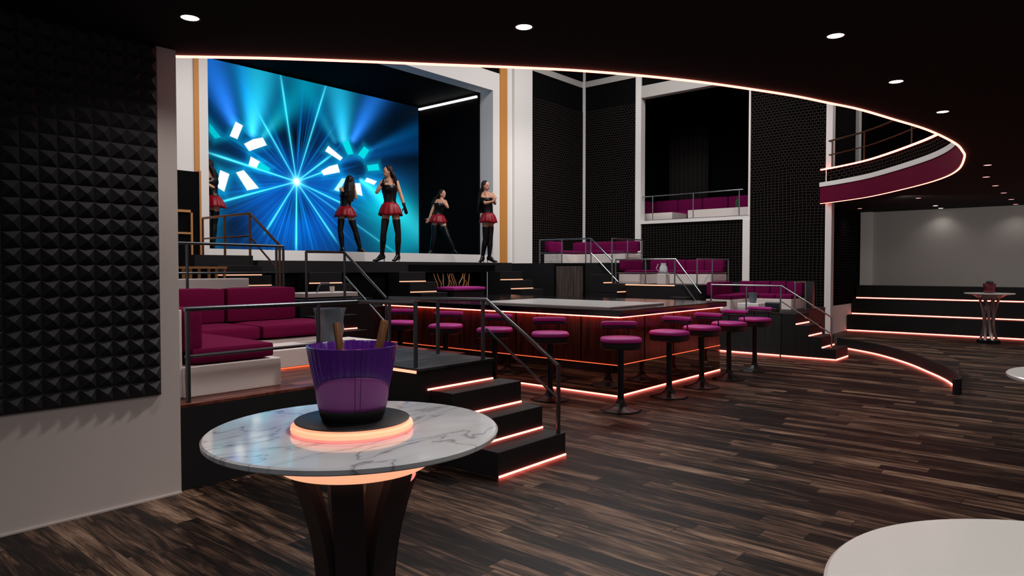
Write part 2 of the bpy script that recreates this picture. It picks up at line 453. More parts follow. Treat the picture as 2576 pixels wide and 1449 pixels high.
# right (east) wall of the hall
struct('wall_right_far', bx(B(), XW, XW + .15, 9.96, YP, 0, 6.25), M['gridy'])
struct('wall_right_far_top', bx(B(), XW + .01, XW + .15, 9.96, YP, 6.25, HZT), M['void'])
struct('trim_7', bx(B(), XW - .04, XW, YP - .10, YP - .03, 0, HZT), M['white'])
struct('trim_8', bx(B(), XW - .03, XW + .01, 9.96, YP - .10, 6.93, 7.10), M['greyplaster'])
struct('trim_9', bx(B(), XW - .03, XW + .2, 9.785, 9.96, 0, HZT), M['white'])
struct('trim_10', bx(B(), XW - .02, XW + .2, 6.72, 9.785, 6.33, 6.66), M['greyplaster'])
struct('wall_right_over_box', bx(B(), XW + .02, XW + .15, 6.72, 9.785, 6.66, HZT), M['void'])
struct('trim_11', bx(B(), XW - .03, XW + .2, 6.69, 9.785, 2.84, 2.93), M['white'])
struct('wall_right_under_box', bx(B(), XW + .02, XW + .15, 6.87, 9.785, 0, 2.84), M['gridy'])
struct('trim_12', bx(B(), XW - .04, XW + .2, 6.69, 6.87, 0, 2.84), M['white'])
struct('trim_13', bx(B(), XW - .04, XW + .2, 6.69, 6.735, 2.93, HZT), M['white'])
struct('wall_right', bx(B(), XW, XW + .15, 4.90, 6.69, 0, HZT), M['gridy'])
struct('trim_14', bx(B(), XW - .06, XW + .15, 4.76, 4.90, 0, HZT), M['white'])
# box seats room behind the opening
struct('floor_box', bx(B(), XW + .2, 20.2, 6.4, 10.6, 2.80, 2.96), M['void'])
struct('wall_box_back', bx(B(), 20.2, 20.3, 6.4, 10.6, 2.8, 6.7), M['void'])
struct('wall_box_left', bx(B(), XW + .2, 20.2, 10.6, 10.7, 2.8, 6.7), M['void'])
struct('wall_box_right', bx(B(), XW + .2, 20.2, 6.3, 6.4, 2.8, 6.7), M['void'])
struct('ceiling_box', bx(B(), XW + .2, 20.2, 6.4, 10.6, 6.66, 6.7), M['void'])
# passage wall beside the tiers
struct('wall_passage', bx(B(), XW + .15, 21.4, 5.04, 5.16, .68, ZS), M['gridx'])
struct('wall_passage_low', bx(B(), XW + .15, 21.4, 5.00, 5.16, 0, .68), M['white'])
struct('wall_right_end', bx(B(), 20.6, 20.72, -7, 5.04, 0, ZS), M['greyplaster'])
struct('trim_15', bx(B(), 20.45, 20.6, 4.72, 5.0, 1.1, ZS), M['white'])
# upper gallery walls seen over the balcony
struct('wall_gallery', bx(B(), XW + .15, 21.4, 5.04, 5.16, ZS + .2, HZT), M['gridx'])
struct('wall_gallery_end', bx(B(), 21.3, 21.4, -7, 5.04, ZS + .2, HZT), M['gridy'])
struct('trim_16', bx(B(), 20.0, 20.25, 4.96, 5.04, ZS + .2, HZT), M['white'])

# ================================================================== LED helper
def led(parent, x0, x1, y, z, h=.012, m='led', proud=.008):
    return obj('led_strip', bx(B(), x0, x1, y - proud, y + .004, z + .004, z + .004 + h), M[m], parent)
def ledy(parent, x, y0, y1, z, h=.012, m='led', proud=.008):
    return obj('led_strip', bx(B(), x - proud, x + .004, y0, y1, z + .004, z + .004 + h), M[m], parent)

# ================================================================== STAGE
st = thing('stage', 'raised black stage floor in front of the video wall', 'stage', (9.2, 13, 0))
obj('deck', bx(B(), 5.72, 12.96, YP + .17, 14.48, 1.70, 1.93), M['black'], st)
obj('substructure', bx(B(), 5.36, 12.97, YP + .16, 14.49, 0, 1.70), M['void'], st)
ap = thing('stage_apron', 'black lower apron step along the stage front', 'stage', (9, 11, 0))
obj('deck', bx(B(), 5.75, 12.0, 10.25, YP + .01, 1.53, 1.735), M['black'], ap)
obj('panel', bx(B(), 8.9, 11.4, 10.235, 10.25, 1.56, 1.68), M['void'], ap)
obj('plinth', bx(B(), 5.75, 8.36, 10.30, YP, .97, 1.53), M['void'], ap)
obj('plinth', bx(B(), 9.05, 9.95, 10.50, YP, .97, 1.53), M['void'], ap)
obj('plinth', bx(B(), 9.95, 11.18, 10.45, YP, .97, 1.53), M['void'], ap)

# LED video wall: the picture it shows, computed as emitted colour per point
def screen():
    X0, X1, Z0, Z1, Y = 6.3, 12.975, 2.005, 6.075, 14.5
    nx, nz = 760, 470
    xs = np.linspace(X0, X1, nx); zs = np.linspace(Z0, Z1, nz)
    XX, ZZ = np.meshgrid(xs, zs)
    C = np.array([9.137, 3.657])
    dx = XX - C[0]; dz = ZZ - C[1]; R = np.hypot(dx, dz) + 1e-6; A = np.arctan2(dz, dx)
    rng = np.random.RandomState(5)
    img = np.zeros((nz, nx, 3))
    def add(c, f): img[...] += np.array(c)[None, None, :] * f[..., None]
    def sm(a, b, x):
        t = np.clip((x - a) / (b - a), 0, 1); return t * t * (3 - 2 * t)
    # deep blue ground, brighter towards the star, darker to the right
    add((.001, .022, .062), np.ones_like(R))
    add((.0, .055, .30), np.exp(-((R / 1.75) ** 2.2)) * (1 - .55 * np.exp(-(((dx) / .75) ** 2 + ((dz - 1.05) / .6) ** 2))))
    add((.0, .05, .29), np.exp(-(((dx + .2) / 1.25) ** 2 + ((dz + .95) / .75) ** 2)))
    add((.0, .12, .42), np.exp(-(((dx - 2.1) / 1.0) ** 2 + ((dz - .1) / .42) ** 2)))
    add((.0, .55, .62), np.exp(-(((XX - 11.9) / .75) ** 2 + ((ZZ - 3.25) / .42) ** 2)))
    add((.0, .26, .33), np.exp(-(((XX - 12.3) / .9) ** 2 + ((ZZ - 2.5) / .6) ** 2)))
    add((.0, .16, .20), np.exp(-(((XX - 6.6) / .75) ** 2 + ((ZZ - 3.5) / .7) ** 2)))
    img *= (1 - .90 * np.exp(-(((dx - .05) / .85) ** 2 + ((dz - 1.05) / .48) ** 2)))[..., None]
    img *= (1 - .75 * np.exp(-(((dx - .05) / .42) ** 2 + ((dz + .62) / .34) ** 2)))[..., None]
    img *= (1 - .80 * np.exp(-(((XX - 7.5) / .75) ** 2 + ((ZZ - 2.5) / .55) ** 2)))[..., None]
    img *= (1 - .65 * np.exp(-(((XX - 7.35) / .5) ** 2 + ((ZZ - 4.1) / .33) ** 2) ** 2))[..., None]
    img *= (1 - .75 * np.exp(-(((XX - 10.9) / .42) ** 2 + ((ZZ - 4.15) / .30) ** 2) ** 2))[..., None]
    img *= (1 - .8 * sm(10.6, 12.2, XX) * sm(4.0, 4.7, ZZ))[..., None]
    # fine radial fibres
    def rayfield(n, seed, sharp, lo, hi):
        r = np.random.RandomState(seed); out = np.zeros_like(R)
        for _ in range(n):
            a = r.uniform(-PI, PI); wd = r.uniform(.004, .012) * sharp; amp = r.uniform(.3, 1); ln = r.uniform(lo, hi)
            d = np.abs((A - a + PI) % (2 * PI) - PI)
            out += amp * np.exp(-(d / wd) ** 2) * np.exp(-(R / ln) ** 3)
        return out
    fib = rayfield(110, 3, 1.4, .8, 1.9)
    add((.0, .19, .58), fib * .85 * (1 - np.exp(-(R / .45) ** 2)))
    fibd = rayfield(60, 9, 1.2, 1.2, 2.6)
    add((.0, .12, .56), fibd * .55 * (dz < .2) * (1 - np.exp(-(R / .6) ** 2)))
    # strong laser rays
    ends = [((7.048, 4.065), 1.35), ((8.229, 5.018), .8), ((8.746, 6.062), .9), ((9.972, 6.08), .8), ((10.094, 4.383), 1.0), ((10.126, 4.064), .9), ((7.148, 2.999), 1.0), ((8.348, 2.47), 1.0), ((9.11, 2.014), 1.3), ((10.228, 2.302), .9), ((10.75, 3.13), .9), ((12.2, 2.0), .35)]
    for (ex, ez), amp in ends:
        v = np.array([ex, ez]) - C; L = np.hypot(*v); v = v / L
        t = dx * v[0] + dz * v[1]; d = np.abs(-dx * v[1] + dz * v[0])
        wd = .010 + .013 * np.clip(t / L, 0, 1)
        on = (t > 0) * (1 - sm(L * .8, L * 1.12, t))
        add((.10, .95, 1.0), amp * .95 * np.exp(-(d / wd) ** 2) * on)
        add((.0, .30, .55), amp * .35 * np.exp(-(d / (wd * 4)) ** 2) * on)
    # soft spotlight cones rising from the two lamp wheels
    cones = [((7.62, 4.72), (7.05, 6.1), .10, .42, (.02, .22, .95), 1.0), ((8.02, 4.55), (8.25, 6.3), .12, .52, (.02, .72, 1.0), 1.0), ((8.05, 4.5), (7.75, 6.3), .06, .20, (.0, .2, .9), .6),
             ((8.25, 4.55), (9.35, 5.9), .07, .36, (.0, .42, .48), .75), ((10.48, 4.75), (10.35, 6.2), .12, .46, (.02, .66, 1.0), .95), ((10.25, 4.7), (9.2, 6.3), .07, .35, (.0, .30, .44), .55),
             ((10.72, 4.80), (11.5, 6.1), .08, .34, (.02, .24, .95), 1.0), ((11.2, 4.65), (13.2, 5.55), .05, .25, (.0, .10, .32), .7), ((10.95, 3.9), (11.9, 3.35), .05, .22, (.05, .9, 1.0), .9), ((10.3, 4.25), (12.9, 5.0), .05, .2, (.0, .09, .35), .6),
             ((7.15, 3.6), (7.0, 2.4), .10, .30, (.0, .34, .62), .6)]
    for p, q, w0, w1, c, amp in cones:
        p = np.array(p); v = np.array(q) - p; L = np.hypot(*v); v = v / L
        t = (XX - p[0]) * v[0] + (ZZ - p[1]) * v[1]; d = np.abs(-(XX - p[0]) * v[1] + (ZZ - p[1]) * v[0])
        wd = w0 + (w1 - w0) * np.clip(t / L, 0, 2)
        on = sm(-.05, .12, t) * (.35 + .65 * np.exp(-(t / (L * .75)) ** 2))
        add(c, amp * np.exp(-(d / wd) ** 2) * on)
        add((.12, .30, .30), amp * .6 * np.exp(-(d / (wd * .5)) ** 2) * np.exp(-(t / (L * .3)) ** 2) * (t > 0) * c[1])
    # star core
    add((1, 1, 1), 1.6 * np.exp(-(R / .07) ** 2)); add((.1, .75, .95), .9 * np.exp(-(R / .17) ** 2))
    # bright lamp faces
    W = (1.1, 1.25, 1.25); T = (.0, .55, .62); T2 = (.0, .72, .80)
    quads = [([(7.056, 4.698), (7.306, 4.439), (7.174, 4.386), (7.045, 4.528)], T), ([(7.643, 4.826), (7.809, 4.765), (7.676, 4.449), (7.503, 4.493)], W), ([(7.832, 4.366), (8.05, 4.50), (8.282, 4.571), (8.379, 4.414), (7.952, 4.224)], W),
             ([(7.989, 4.105), (8.228, 4.009), (8.15, 3.86), (7.93, 3.903)], W), ([(8.2, 4.02), (8.462, 3.891), (8.421, 3.814), (8.12, 3.87)], T2), ([(7.28, 3.727), (7.484, 3.663), (7.363, 3.272), (7.196, 3.361)], W), ([(7.639, 3.714), (7.816, 3.785), (8.173, 3.422), (7.895, 3.344)], W),
             ([(10.027, 4.618), (10.446, 4.377), (10.374, 4.299), (9.935, 4.479)], W), ([(9.817, 3.982), (10.05, 4.12), (10.291, 4.201), (10.36, 4.011), (9.884, 3.883)], W), ([(10.425, 4.76), (10.63, 4.839), (10.773, 4.517), (10.603, 4.466)], T2),
             ([(11.111, 4.753), (11.275, 4.673), (11.096, 4.425), (10.909, 4.514)], T2), ([(11.196, 4.274), (11.558, 4.356), (11.609, 4.195), (11.233, 4.134)], T2), ([(11.193, 3.956), (11.515, 3.894), (11.423, 3.792), (11.117, 3.856)], W),
             ([(10.42, 3.863), (10.55, 3.872), (10.332, 3.524), (10.18, 3.55)], (.5, 1.1, 1.2)), ([(10.817, 3.777), (10.978, 3.792), (11.051, 3.473), (10.852, 3.507)], W)]
    for q, c in quads:
        cx = sum(p[0] for p in q) / len(q); cz = sum(p[1] for p in q) / len(q)
        q = sorted(q, key=lambda p: math.atan2(p[1] - cz, p[0] - cx))
        ins = np.ones_like(R) * 9
        for i in range(len(q)):
            a = q[i]; b_ = q[(i + 1) % len(q)]
            e = np.array([b_[0] - a[0], b_[1] - a[1]]); e = e / np.hypot(*e)
            ins = np.minimum(ins, (XX - a[0]) * -e[1] + (ZZ - a[1]) * e[0])
        k = sm(-.008, .008, ins)[..., None]
        img[...] = img * (1 - k) + np.array(c)[None, None, :] * k
        add((.0, .18, .26), .8 * np.exp(-(np.clip(-ins, 0, 9) / .09) ** 2) * (ins < 0))
    img = np.clip(img, 0, 1.3)
    verts = np.stack([XX.ravel(), np.full(XX.size, Y), ZZ.ravel()], 1)
    i = np.arange(nx * nz).reshape(nz, nx)
    f = np.stack([i[:-1, :-1].ravel(), i[:-1, 1:].ravel(), i[1:, 1:].ravel(), i[1:, :-1].ravel()], 1)
    me = bpy.data.meshes.new('display')
    me.from_pydata(verts.tolist(), [], f.tolist())
    ca = me.color_attributes.new('picture', 'FLOAT_COLOR', 'POINT')
    ca.data.foreach_set('color', np.concatenate([img.reshape(-1, 3), np.ones((nx * nz, 1))], 1).astype(np.float32).ravel())
    m = bpy.data.materials.new('video_picture'); m.use_nodes = True
    nt = m.node_tree; b = nt.nodes['Principled BSDF']
    at = nt.nodes.new('ShaderNodeAttribute'); at.attribute_name = 'picture'
    b.inputs['Base Color'].default_value = (.004, .004, .005, 1); b.inputs['Roughness'].default_value = .8; b.inputs['Specular IOR Level'].default_value = .05
    nt.links.new(at.outputs['Color'], b.inputs['Emission Color']); b.inputs['Emission Strength'].default_value = 1.0
    me.materials.append(m)
    t = thing('video_wall', 'large LED video wall showing blue laser beams and lamp wheels', 'screen', (9.6, 14.56, 1.93))
    o = bpy.data.objects.new('display', me); COL.objects.link(o); o.parent = t; o.matrix_parent_inverse = world_of(t).inverted()
    obj('housing', bx(B(), X0 - .02, X1, 14.505, 14.6, Z0 - .075, Z1 + .02), M['void'], t)
screen()
tb = obj('tube_light', bx(B(), 12.93, 12.975, 12.25, 14.45, 5.985, 6.03), M['tube'])
tag(tb, 'long white tube light along the top of the stage side wall', 'light')

# ================================================================== PLATFORMS & STAIRS
def block(name, label, cat, x0, x1, y0, y1, z0, z1, m='black', loc=None, top=None):
    t = thing(name, label, cat, ((x0 + x1) / 2, (y0 + y1) / 2, z0))
    if top:
        obj('body', bx(B(), x0, x1, y0, y1, z0, z1 - .02), M[m], t)
        obj('deck', bx(B(), x0, x1, y0, y1, z1 - .02, z1), M[top], t)
    else:
        obj('body', bx(B(), x0, x1, y0, y1, z0, z1), M[m], t)
    return t

def stairs(label, x0, x1, fronts, z0, rise, yback, leds=True, m='black', ledm='led', h=.014):
    t = thing('staircase', label, 'stairs', ((x0 + x1) / 2, fronts[0], z0))
    for i, y in enumerate(fronts):
        yb = yback
        nb = fronts[i + 1] if i + 1 < len(fronts) else yback
        # solid step from its riser back to the next riser
        bm = B(); rbox(bm, x0, x1, y, nb + (.0 if i + 1 < len(fronts) else 0), z0, z0 + rise * (i + 1), .004, 1)
        s = obj('step', bm, M[m], t)
        if leds:
            l = obj('led_strip', bx(B(), x0 + .004, x1 - .004, y - .010, y + .002, z0 + rise * i + .003, z0 + rise * i + .003 + h), M[ledm], s)
    return t

# front lounge platform, landing, stair
lp = thing('lounge_platform', 'black raised platform under the burgundy corner sofa', 'platform', (3.2, 6.3, 0))
obj('body', bx(B(), 2.185, 3.74, 5.0, 7.72, 0, .60), M['black'], lp)
obj('body', bx(B(), 3.74, 5.75, 5.62, 7.65, 0, .60), M['black'], lp)
obj('deck', bx(B(), 2.185, 3.74, 5.0, 7.72, .60, .62), M['loungefloor'], lp)
obj('deck', bx(B(), 3.74, 5.75, 5.62, 7.65, .60, .62), M['loungefloor'], lp)
ld = thing('stair_landing', 'black plank topped landing at the head of the front steps', 'platform', (4.2, 4.9, 0))
obj('body', bx(B(), 3.745, 4.66, 4.215, 5.61, 0, .765), M['black'], ld)
obj('deck', bx(B(), 3.745, 4.665, 4.19, 5.61, .765, .785), M['darkplank'], ld)
ledy(ld, 3.744, 4.22, 4.62, .742, .022, 'ledpeach')
led(ld, 3.86, 4.66, 4.213, .59, .014)
stairs('front black steps with red glowing risers beside the marble table', 3.90, 4.77, [3.469, 3.72, 3.965], 0, .1965, 4.21)

def railing(label, runs, mids, posts, m='steel', r=.019, rm=.013, group=None):
    t = thing('railing', label, 'railing', (posts[0][0], posts[0][1], posts[0][2]), group)
    for run in runs: obj('handrail', tube(B(), run, r, 10), M[m], t, True)
    for run in mids: obj('mid_rail', tube(B(), run, rm, 8), M[m], t, True)
    for x, y, z0, z1 in posts: obj('post', tube(B(), [(x, y, z0), (x, y, z1)], r * .95, 10), M[m], t, True)
    return t
railing('dark steel railing in front of the burgundy sofa', [[(2.26, 5.06, 1.305), (3.79, 5.06, 1.305), (3.79, 4.28, 1.32)]],
        [[(2.26, 5.06, .958), (3.76, 5.06, .958)]],
        [(2.28, 5.06, .62, 1.305), (3.385, 5.06, .62, 1.305), (3.79, 4.28, .785, 1.32)])
railing('dark steel railing sloping down beside the front steps', [[(4.56, 5.55, 1.30), (4.56, 4.20, 1.32), (4.72, 3.51, .775)]],
        [[(4.56, 4.20, 1.06), (4.72, 3.53, .50)]],
        [(4.56, 4.24, .785, 1.32), (4.56, 4.83, .785, 1.31), (4.56, 5.55, .785, 1.30), (4.72, 3.51, .1965, .775)])

# second level behind the lounge
l2 = thing('rear_platform', 'black second level platform behind the burgundy sofa', 'platform', (3.8, 8.4, 0))
obj('body', bx(B(), 2.185, 4.86, 7.73, 10.0, 0, 1.2), M['black'], l2)
obj('body', bx(B(), 4.86, 5.43, 7.66, 9.83, 0, 1.2), M['black'], l2)
obj('body', bx(B(), 5.43, 6.0, 7.66, 9.15, 0, 1.2), M['black'], l2)
stairs('dark steps beside the grey planter going up behind the sofa', 4.92, 5.58, [7.24, 7.45], .62, .19, 7.655, True, 'black', 'led', .012)
railing('dark steel railing above the grey planter', [[(5.02, 7.76, 1.82), (5.61, 7.76, 1.82), (5.63, 6.92, 1.226)]],
        [[(5.61, 7.76, 1.50), (5.63, 6.95, .93)]],
        [(5.02, 7.76, 1.2, 1.82), (5.61, 7.76, 1.2, 1.82), (5.63, 6.92, .62, 1.226)])
railing('dark steel railing behind the burgundy sofa backs', [[(3.0, 8.2, 1.905), (4.96, 8.2, 1.895)]], [[(3.0, 8.2, 1.55), (4.96, 8.2, 1.55)]],
        [(3.70, 8.2, 1.2, 1.90), (4.86, 8.2, 1.2, 1.895), (4.96, 8.2, 1.2, 1.895)], r=.018)
# mid level in front of the stage
ml = thing('middle_platform', 'black middle level platform between bar and stage', 'platform', (9, 9.5, 0))
obj('body', bx(B(), 5.44, 12.70, 9.16, 10.24, 0, .97), M['black'], ml)
obj('body', bx(B(), 5.44, 12.0, 10.24, YP - .01, 0, .96), M['void'], ml)
obj('edge_trim', bx(B(), 7.2, 11.1, 9.152, 9.159, .955, .97), M['steel'], ml)
stairs('dark stage steps left of the gold branches with peach lights', 8.37, 9.03, [9.3, 9.6, 9.9], .97, .19, 10.22, True, 'black', 'ledpeach', .016)
stairs('dark stage steps right of the gold branches with peach lights', 11.2, 11.96, [9.3, 9.6, 9.9], .97, .19, 10.22, True, 'black', 'ledpeach', .016)
stairs('dark stage steps at the far left behind the steel railing', 6.45, 7.1, [9.3, 9.6, 9.9], .97, .19, 10.22, True, 'black', 'ledpeach', .016)
# stage wing with its stair (upper left)
wg = block('stage_wing', 'black stage wing platform at the left of the video wall', 'platform', 4.55, 5.44, 9.84, YP - .02, 1.2, 1.80)
st_ = stairs('black steps with bronze handrail down from the stage wing', 4.75, 5.43, [9.02, 9.30, 9.57], 1.2, .15, 9.835, True, 'black', 'ledpeach', .012)
railing('bronze railing on the stage wing by the video wall', [[(5.41, 11.4, 2.44), (5.41, 9.86, 2.44), (5.41, 9.03, 1.93)]],
        [[(5.41, 11.4, 2.10), (5.41, 9.86, 2.10)], [(5.41, 9.86, 2.08), (5.41, 9.05, 1.56)]],
        [(5.41, 11.4, 1.80, 2.44), (5.41, 10.65, 1.80, 2.44), (5.41, 9.87, 1.80, 2.44), (5.41, 9.04, 1.35, 1.93)], 'bronze', .02, .014)

# ------------------------------------------------------------------ right terraces
C_ = thing('terrace', 'lowest black terrace with red glowing foot line beside the bar stools', 'platform', (14.5, 5.2, 0))
obj('body', bx(B(), 12.75, 15.4, 4.43, 6.05, 0, .765), M['blackwood'], C_)
obj('deck', bx(B(), 12.745, 15.4, 4.425, 6.05, .765, .785), M['black'], C_)
ledy(C_, 12.747, 4.45, 6.05, 0, .022)
Bt = thing('terrace', 'middle black terrace with a peach edge light', 'platform', (14.5, 7, 0))
obj('body', bx(B(), 12.75, 16.93, 6.06, 8.03, 0, 1.27), M['black'], Bt)
ledy(Bt, 12.747, 6.56, 8.03, 1.245, .02, 'ledpeach')
At = thing('terrace', 'highest black terrace with the slatted wood cabinet door', 'platform', (14.5, 9.5, 0))
obj('body', bx(B(), 12.75, 16.93, 8.04, 11.66, 0, 1.73), M['black'], At)
sd = B()
for i in range(9):
    y0 = 8.80 + i * .082
    bx(sd, 12.725, 12.745, y0, y0 + .074, .94, 1.66)
obj('slatted_door', sd, M['slat'], At)
obj('door_frame', bx(B(), 12.742, 12.75, 8.74, 9.60, .9, 1.70), M['void'], At)
# stairs between terraces and down to the floor
stairs('black steps with red lights coming down from the lowest terrace', 12.75, 13.5, [3.485, 3.72, 3.945, 4.17], 0, .196, 4.42, True, 'black', 'led', .02)
C_led = obj('led_strip', bx(B(), 12.741, 12.749, 3.49, 4.42, .004, .024), M['led'], COL.objects['staircase.006'])
s2 = stairs('short black steps from the lowest to the middle terrace', 12.42, 12.74, [5.85, 6.15], 0.62, .21, 6.5, True, 'black', 'ledpeach', .016)
obj('support', bx(B(), 12.42, 12.74, 5.85, 6.5, 0, .615), M['black'], s2)
s3 = stairs('short black steps from the middle to the highest terrace', 12.40, 12.74, [7.70, 8.04], 1.10, .19, 8.4, True, 'black', 'ledpeach', .018)
obj('support', bx(B(), 12.40, 12.74, 7.70, 8.4, 0, 1.095), M['black'], s3)
railing('chrome railing on the lowest terrace sloping down its steps', [[(12.80, 5.80, 1.285), (12.80, 4.44, 1.285), (12.90, 3.60, .74)]],
        [[(12.80, 4.44, 1.0), (12.90, 3.62, .46)]],
        [(12.80, 5.80, .785, 1.285), (12.80, 5.10, .785, 1.285), (12.80, 4.46, .785, 1.285), (12.90, 3.60, .196, .74)], 'chrome', .016, .012)
railing('chrome posts on the far side of the lowest terrace steps', [[(13.6, 4.47, 1.34), (14.22, 4.47, 1.34)]], [],
        [(13.6, 4.47, .785, 1.34), (14.22, 4.47, .785, 1.34)], 'chrome', .018)
railing('chrome railing of the middle terrace', [[(12.79, 7.98, 1.795), (12.79, 6.56, 1.795), (12.60, 5.92, 1.12)], [(12.80, 6.10, 1.795), (14.3, 6.10, 1.795)]],
        [[(12.79, 7.98, 1.51), (12.79, 6.56, 1.51)], [(12.79, 6.56, 1.50), (12.60, 5.95, .88)], [(12.80, 6.10, 1.51), (14.3, 6.10, 1.51)]],
        [(12.79, 7.98, 1.27, 1.795), (12.79, 7.25, 1.27, 1.795), (12.79, 6.58, 1.27, 1.795), (12.80, 6.10, 1.27, 1.795), (13.5, 6.10, 1.27, 1.795), (14.3, 6.10, 1.27, 1.795)], 'chrome', .016, .011)
railing('chrome railing of the highest terrace', [[(12.79, 10.06, 2.27), (12.79, 8.62, 2.27), (12.60, 7.95, 1.78)], [(12.80, 8.08, 2.26), (14.1, 8.08, 2.26)]],
        [[(12.79, 10.06, 1.96), (12.79, 8.62, 1.96)], [(12.79, 8.62, 1.95), (12.60, 7.8, 1.32)], [(12.80, 8.08, 1.96), (14.1, 8.08, 1.96)]],
        [(12.79, 10.06, 1.73, 2.27), (12.79, 9.42, 1.73, 2.27), (12.79, 8.76, 1.73, 2.27), (12.79, 8.62, 1.73, 2.27), (12.80, 8.08, 1.73, 2.26), (13.45, 8.08, 1.73, 2.26), (14.1, 8.08, 1.73, 2.26), (12.60, 7.95, 1.31, 1.80)], 'chrome', .016, .011)
tag(obj('bollard', bx(B(), 14.62, 14.74, 4.45, 4.57, .785, 1.34), M['steel']), 'square dark steel post at the right end of the curved sofa', 'post')

# low curved dais on the right
dc = catmull([(14.9, 4.05), (14.71, 3.781), (14.099, 3.137), (13.12, 2.468), (12.149, 1.972), (11.442, 1.65), (10.85, 1.46), (10.40, 1.37), (10.25, 1.45), (10.4, 1.62)], 6)
dcp = [(p.x, p.y) for p in dc]
da = thing('dais', 'low curved black dais edged with a red light line on the wood floor', 'platform', (12.6, 2.8, 0))
obj('riser', ribbon(B(), dcp[:-8], -.0, -.04, 0, .20), M['black'], da, True)
obj('led_strip', ribbon(B(), dcp[:-14], .0, .010, .004, .026), M['led'], da, True)
inner = offset(dcp, -.04)
obj('deck', prism(B(), inner[:-10] + [(10.5, 1.36), (12.4, 1.62), (14.6, 2.4), (15.4, 3.7)], 0.0, .195), M['floor'], da)

# tiers at the right end
tr = thing('seating_tiers', 'three long black tiers edged with red light lines against the grey wall', 'tiers', (19.9, 1, 0))
for i, (x, z0, z1) in enumerate(((19.2, 0, .41), (19.62, .41, .81), (20.04, .81, 1.155))):
    tt = obj('tier', bx(B(), x, 20.59, -6.9, 4.98, z0, z1), M['black'], tr)
    obj('led_strip', bx(B(), x - .008, x + .004, -6.9, 4.98, z0 + .004, z0 + .03), M['led'], tt)

# ================================================================== BAR
XB0, XB1, YB0, YB1 = 7.343, 10.35, 4.537, 9.06
bar = thing('bar_counter', 'island bar with rosewood front, black rim and red glowing edge lines', 'bar', (8.8, 6.8, 0))
obj('mirror_plinth', bx(B(), XB0, XB1, YB0, YB1, 0, .395), M['mirror'], bar)
obj('wood_front', bx(B(), XB0 + .004, XB1, YB0 + .004, YB1, .40, 1.0), M['barwood'], bar)
for y in (5.1, 6.2, 7.3, 8.4): obj('panel_joint', bx(B(), XB0 + .0005, XB0 + .006, y - .008, y + .008, .41, .985), M['void'], bar)
for x in (8.0, 8.8, 9.6): obj('panel_joint', bx(B(), x - .008, x + .008, YB0 + .0005, YB0 + .006, .41, .985), M['void'], bar)
obj('rim', rbox(B(), XB0 - .10, XB1 + .02, YB0 - .10, YB1 + .05, 1.01, 1.09, .01, 2), M['gloss'], bar)
obj('worktop', rbox(B(), XB0 + .12, XB0 + 1.55, YB0 + .20, 7.0, 1.09, 1.115, .005, 1), M['tabletop'], bar)
l = obj('led_strip', bx(B(), XB0 - .035, XB0 + .0, YB0 - .03, YB1, .990, 1.008), M['led'], bar)
l = obj('led_strip', bx(B(), XB0 - .035, XB1, YB0 - .035, YB0 + .0, .990, 1.008), M['led'], bar)
l = obj('led_strip', bx(B(), XB0 - .008, XB0 + .003, YB0 - .008, YB1, .004, .022), M['led'], bar)
l = obj('led_strip', bx(B(), XB0 - .008, XB1, YB0 - .008, YB0 + .003, .004, .022), M['led'], bar)
l = obj('led_strip', bx(B(), XB0 - .004, XB0 + .003, YB0, YB1, .394, .402), M['ledreflect'], bar)  # reflection in the mirrored bar front, modelled as a thin glowing orange strip
l = obj('led_strip', bx(B(), XB0, XB1, YB0 - .004, YB0 + .003, .394, .402), M['ledreflect'], bar)  # same mirrored line on the right front, also built as a glowing strip

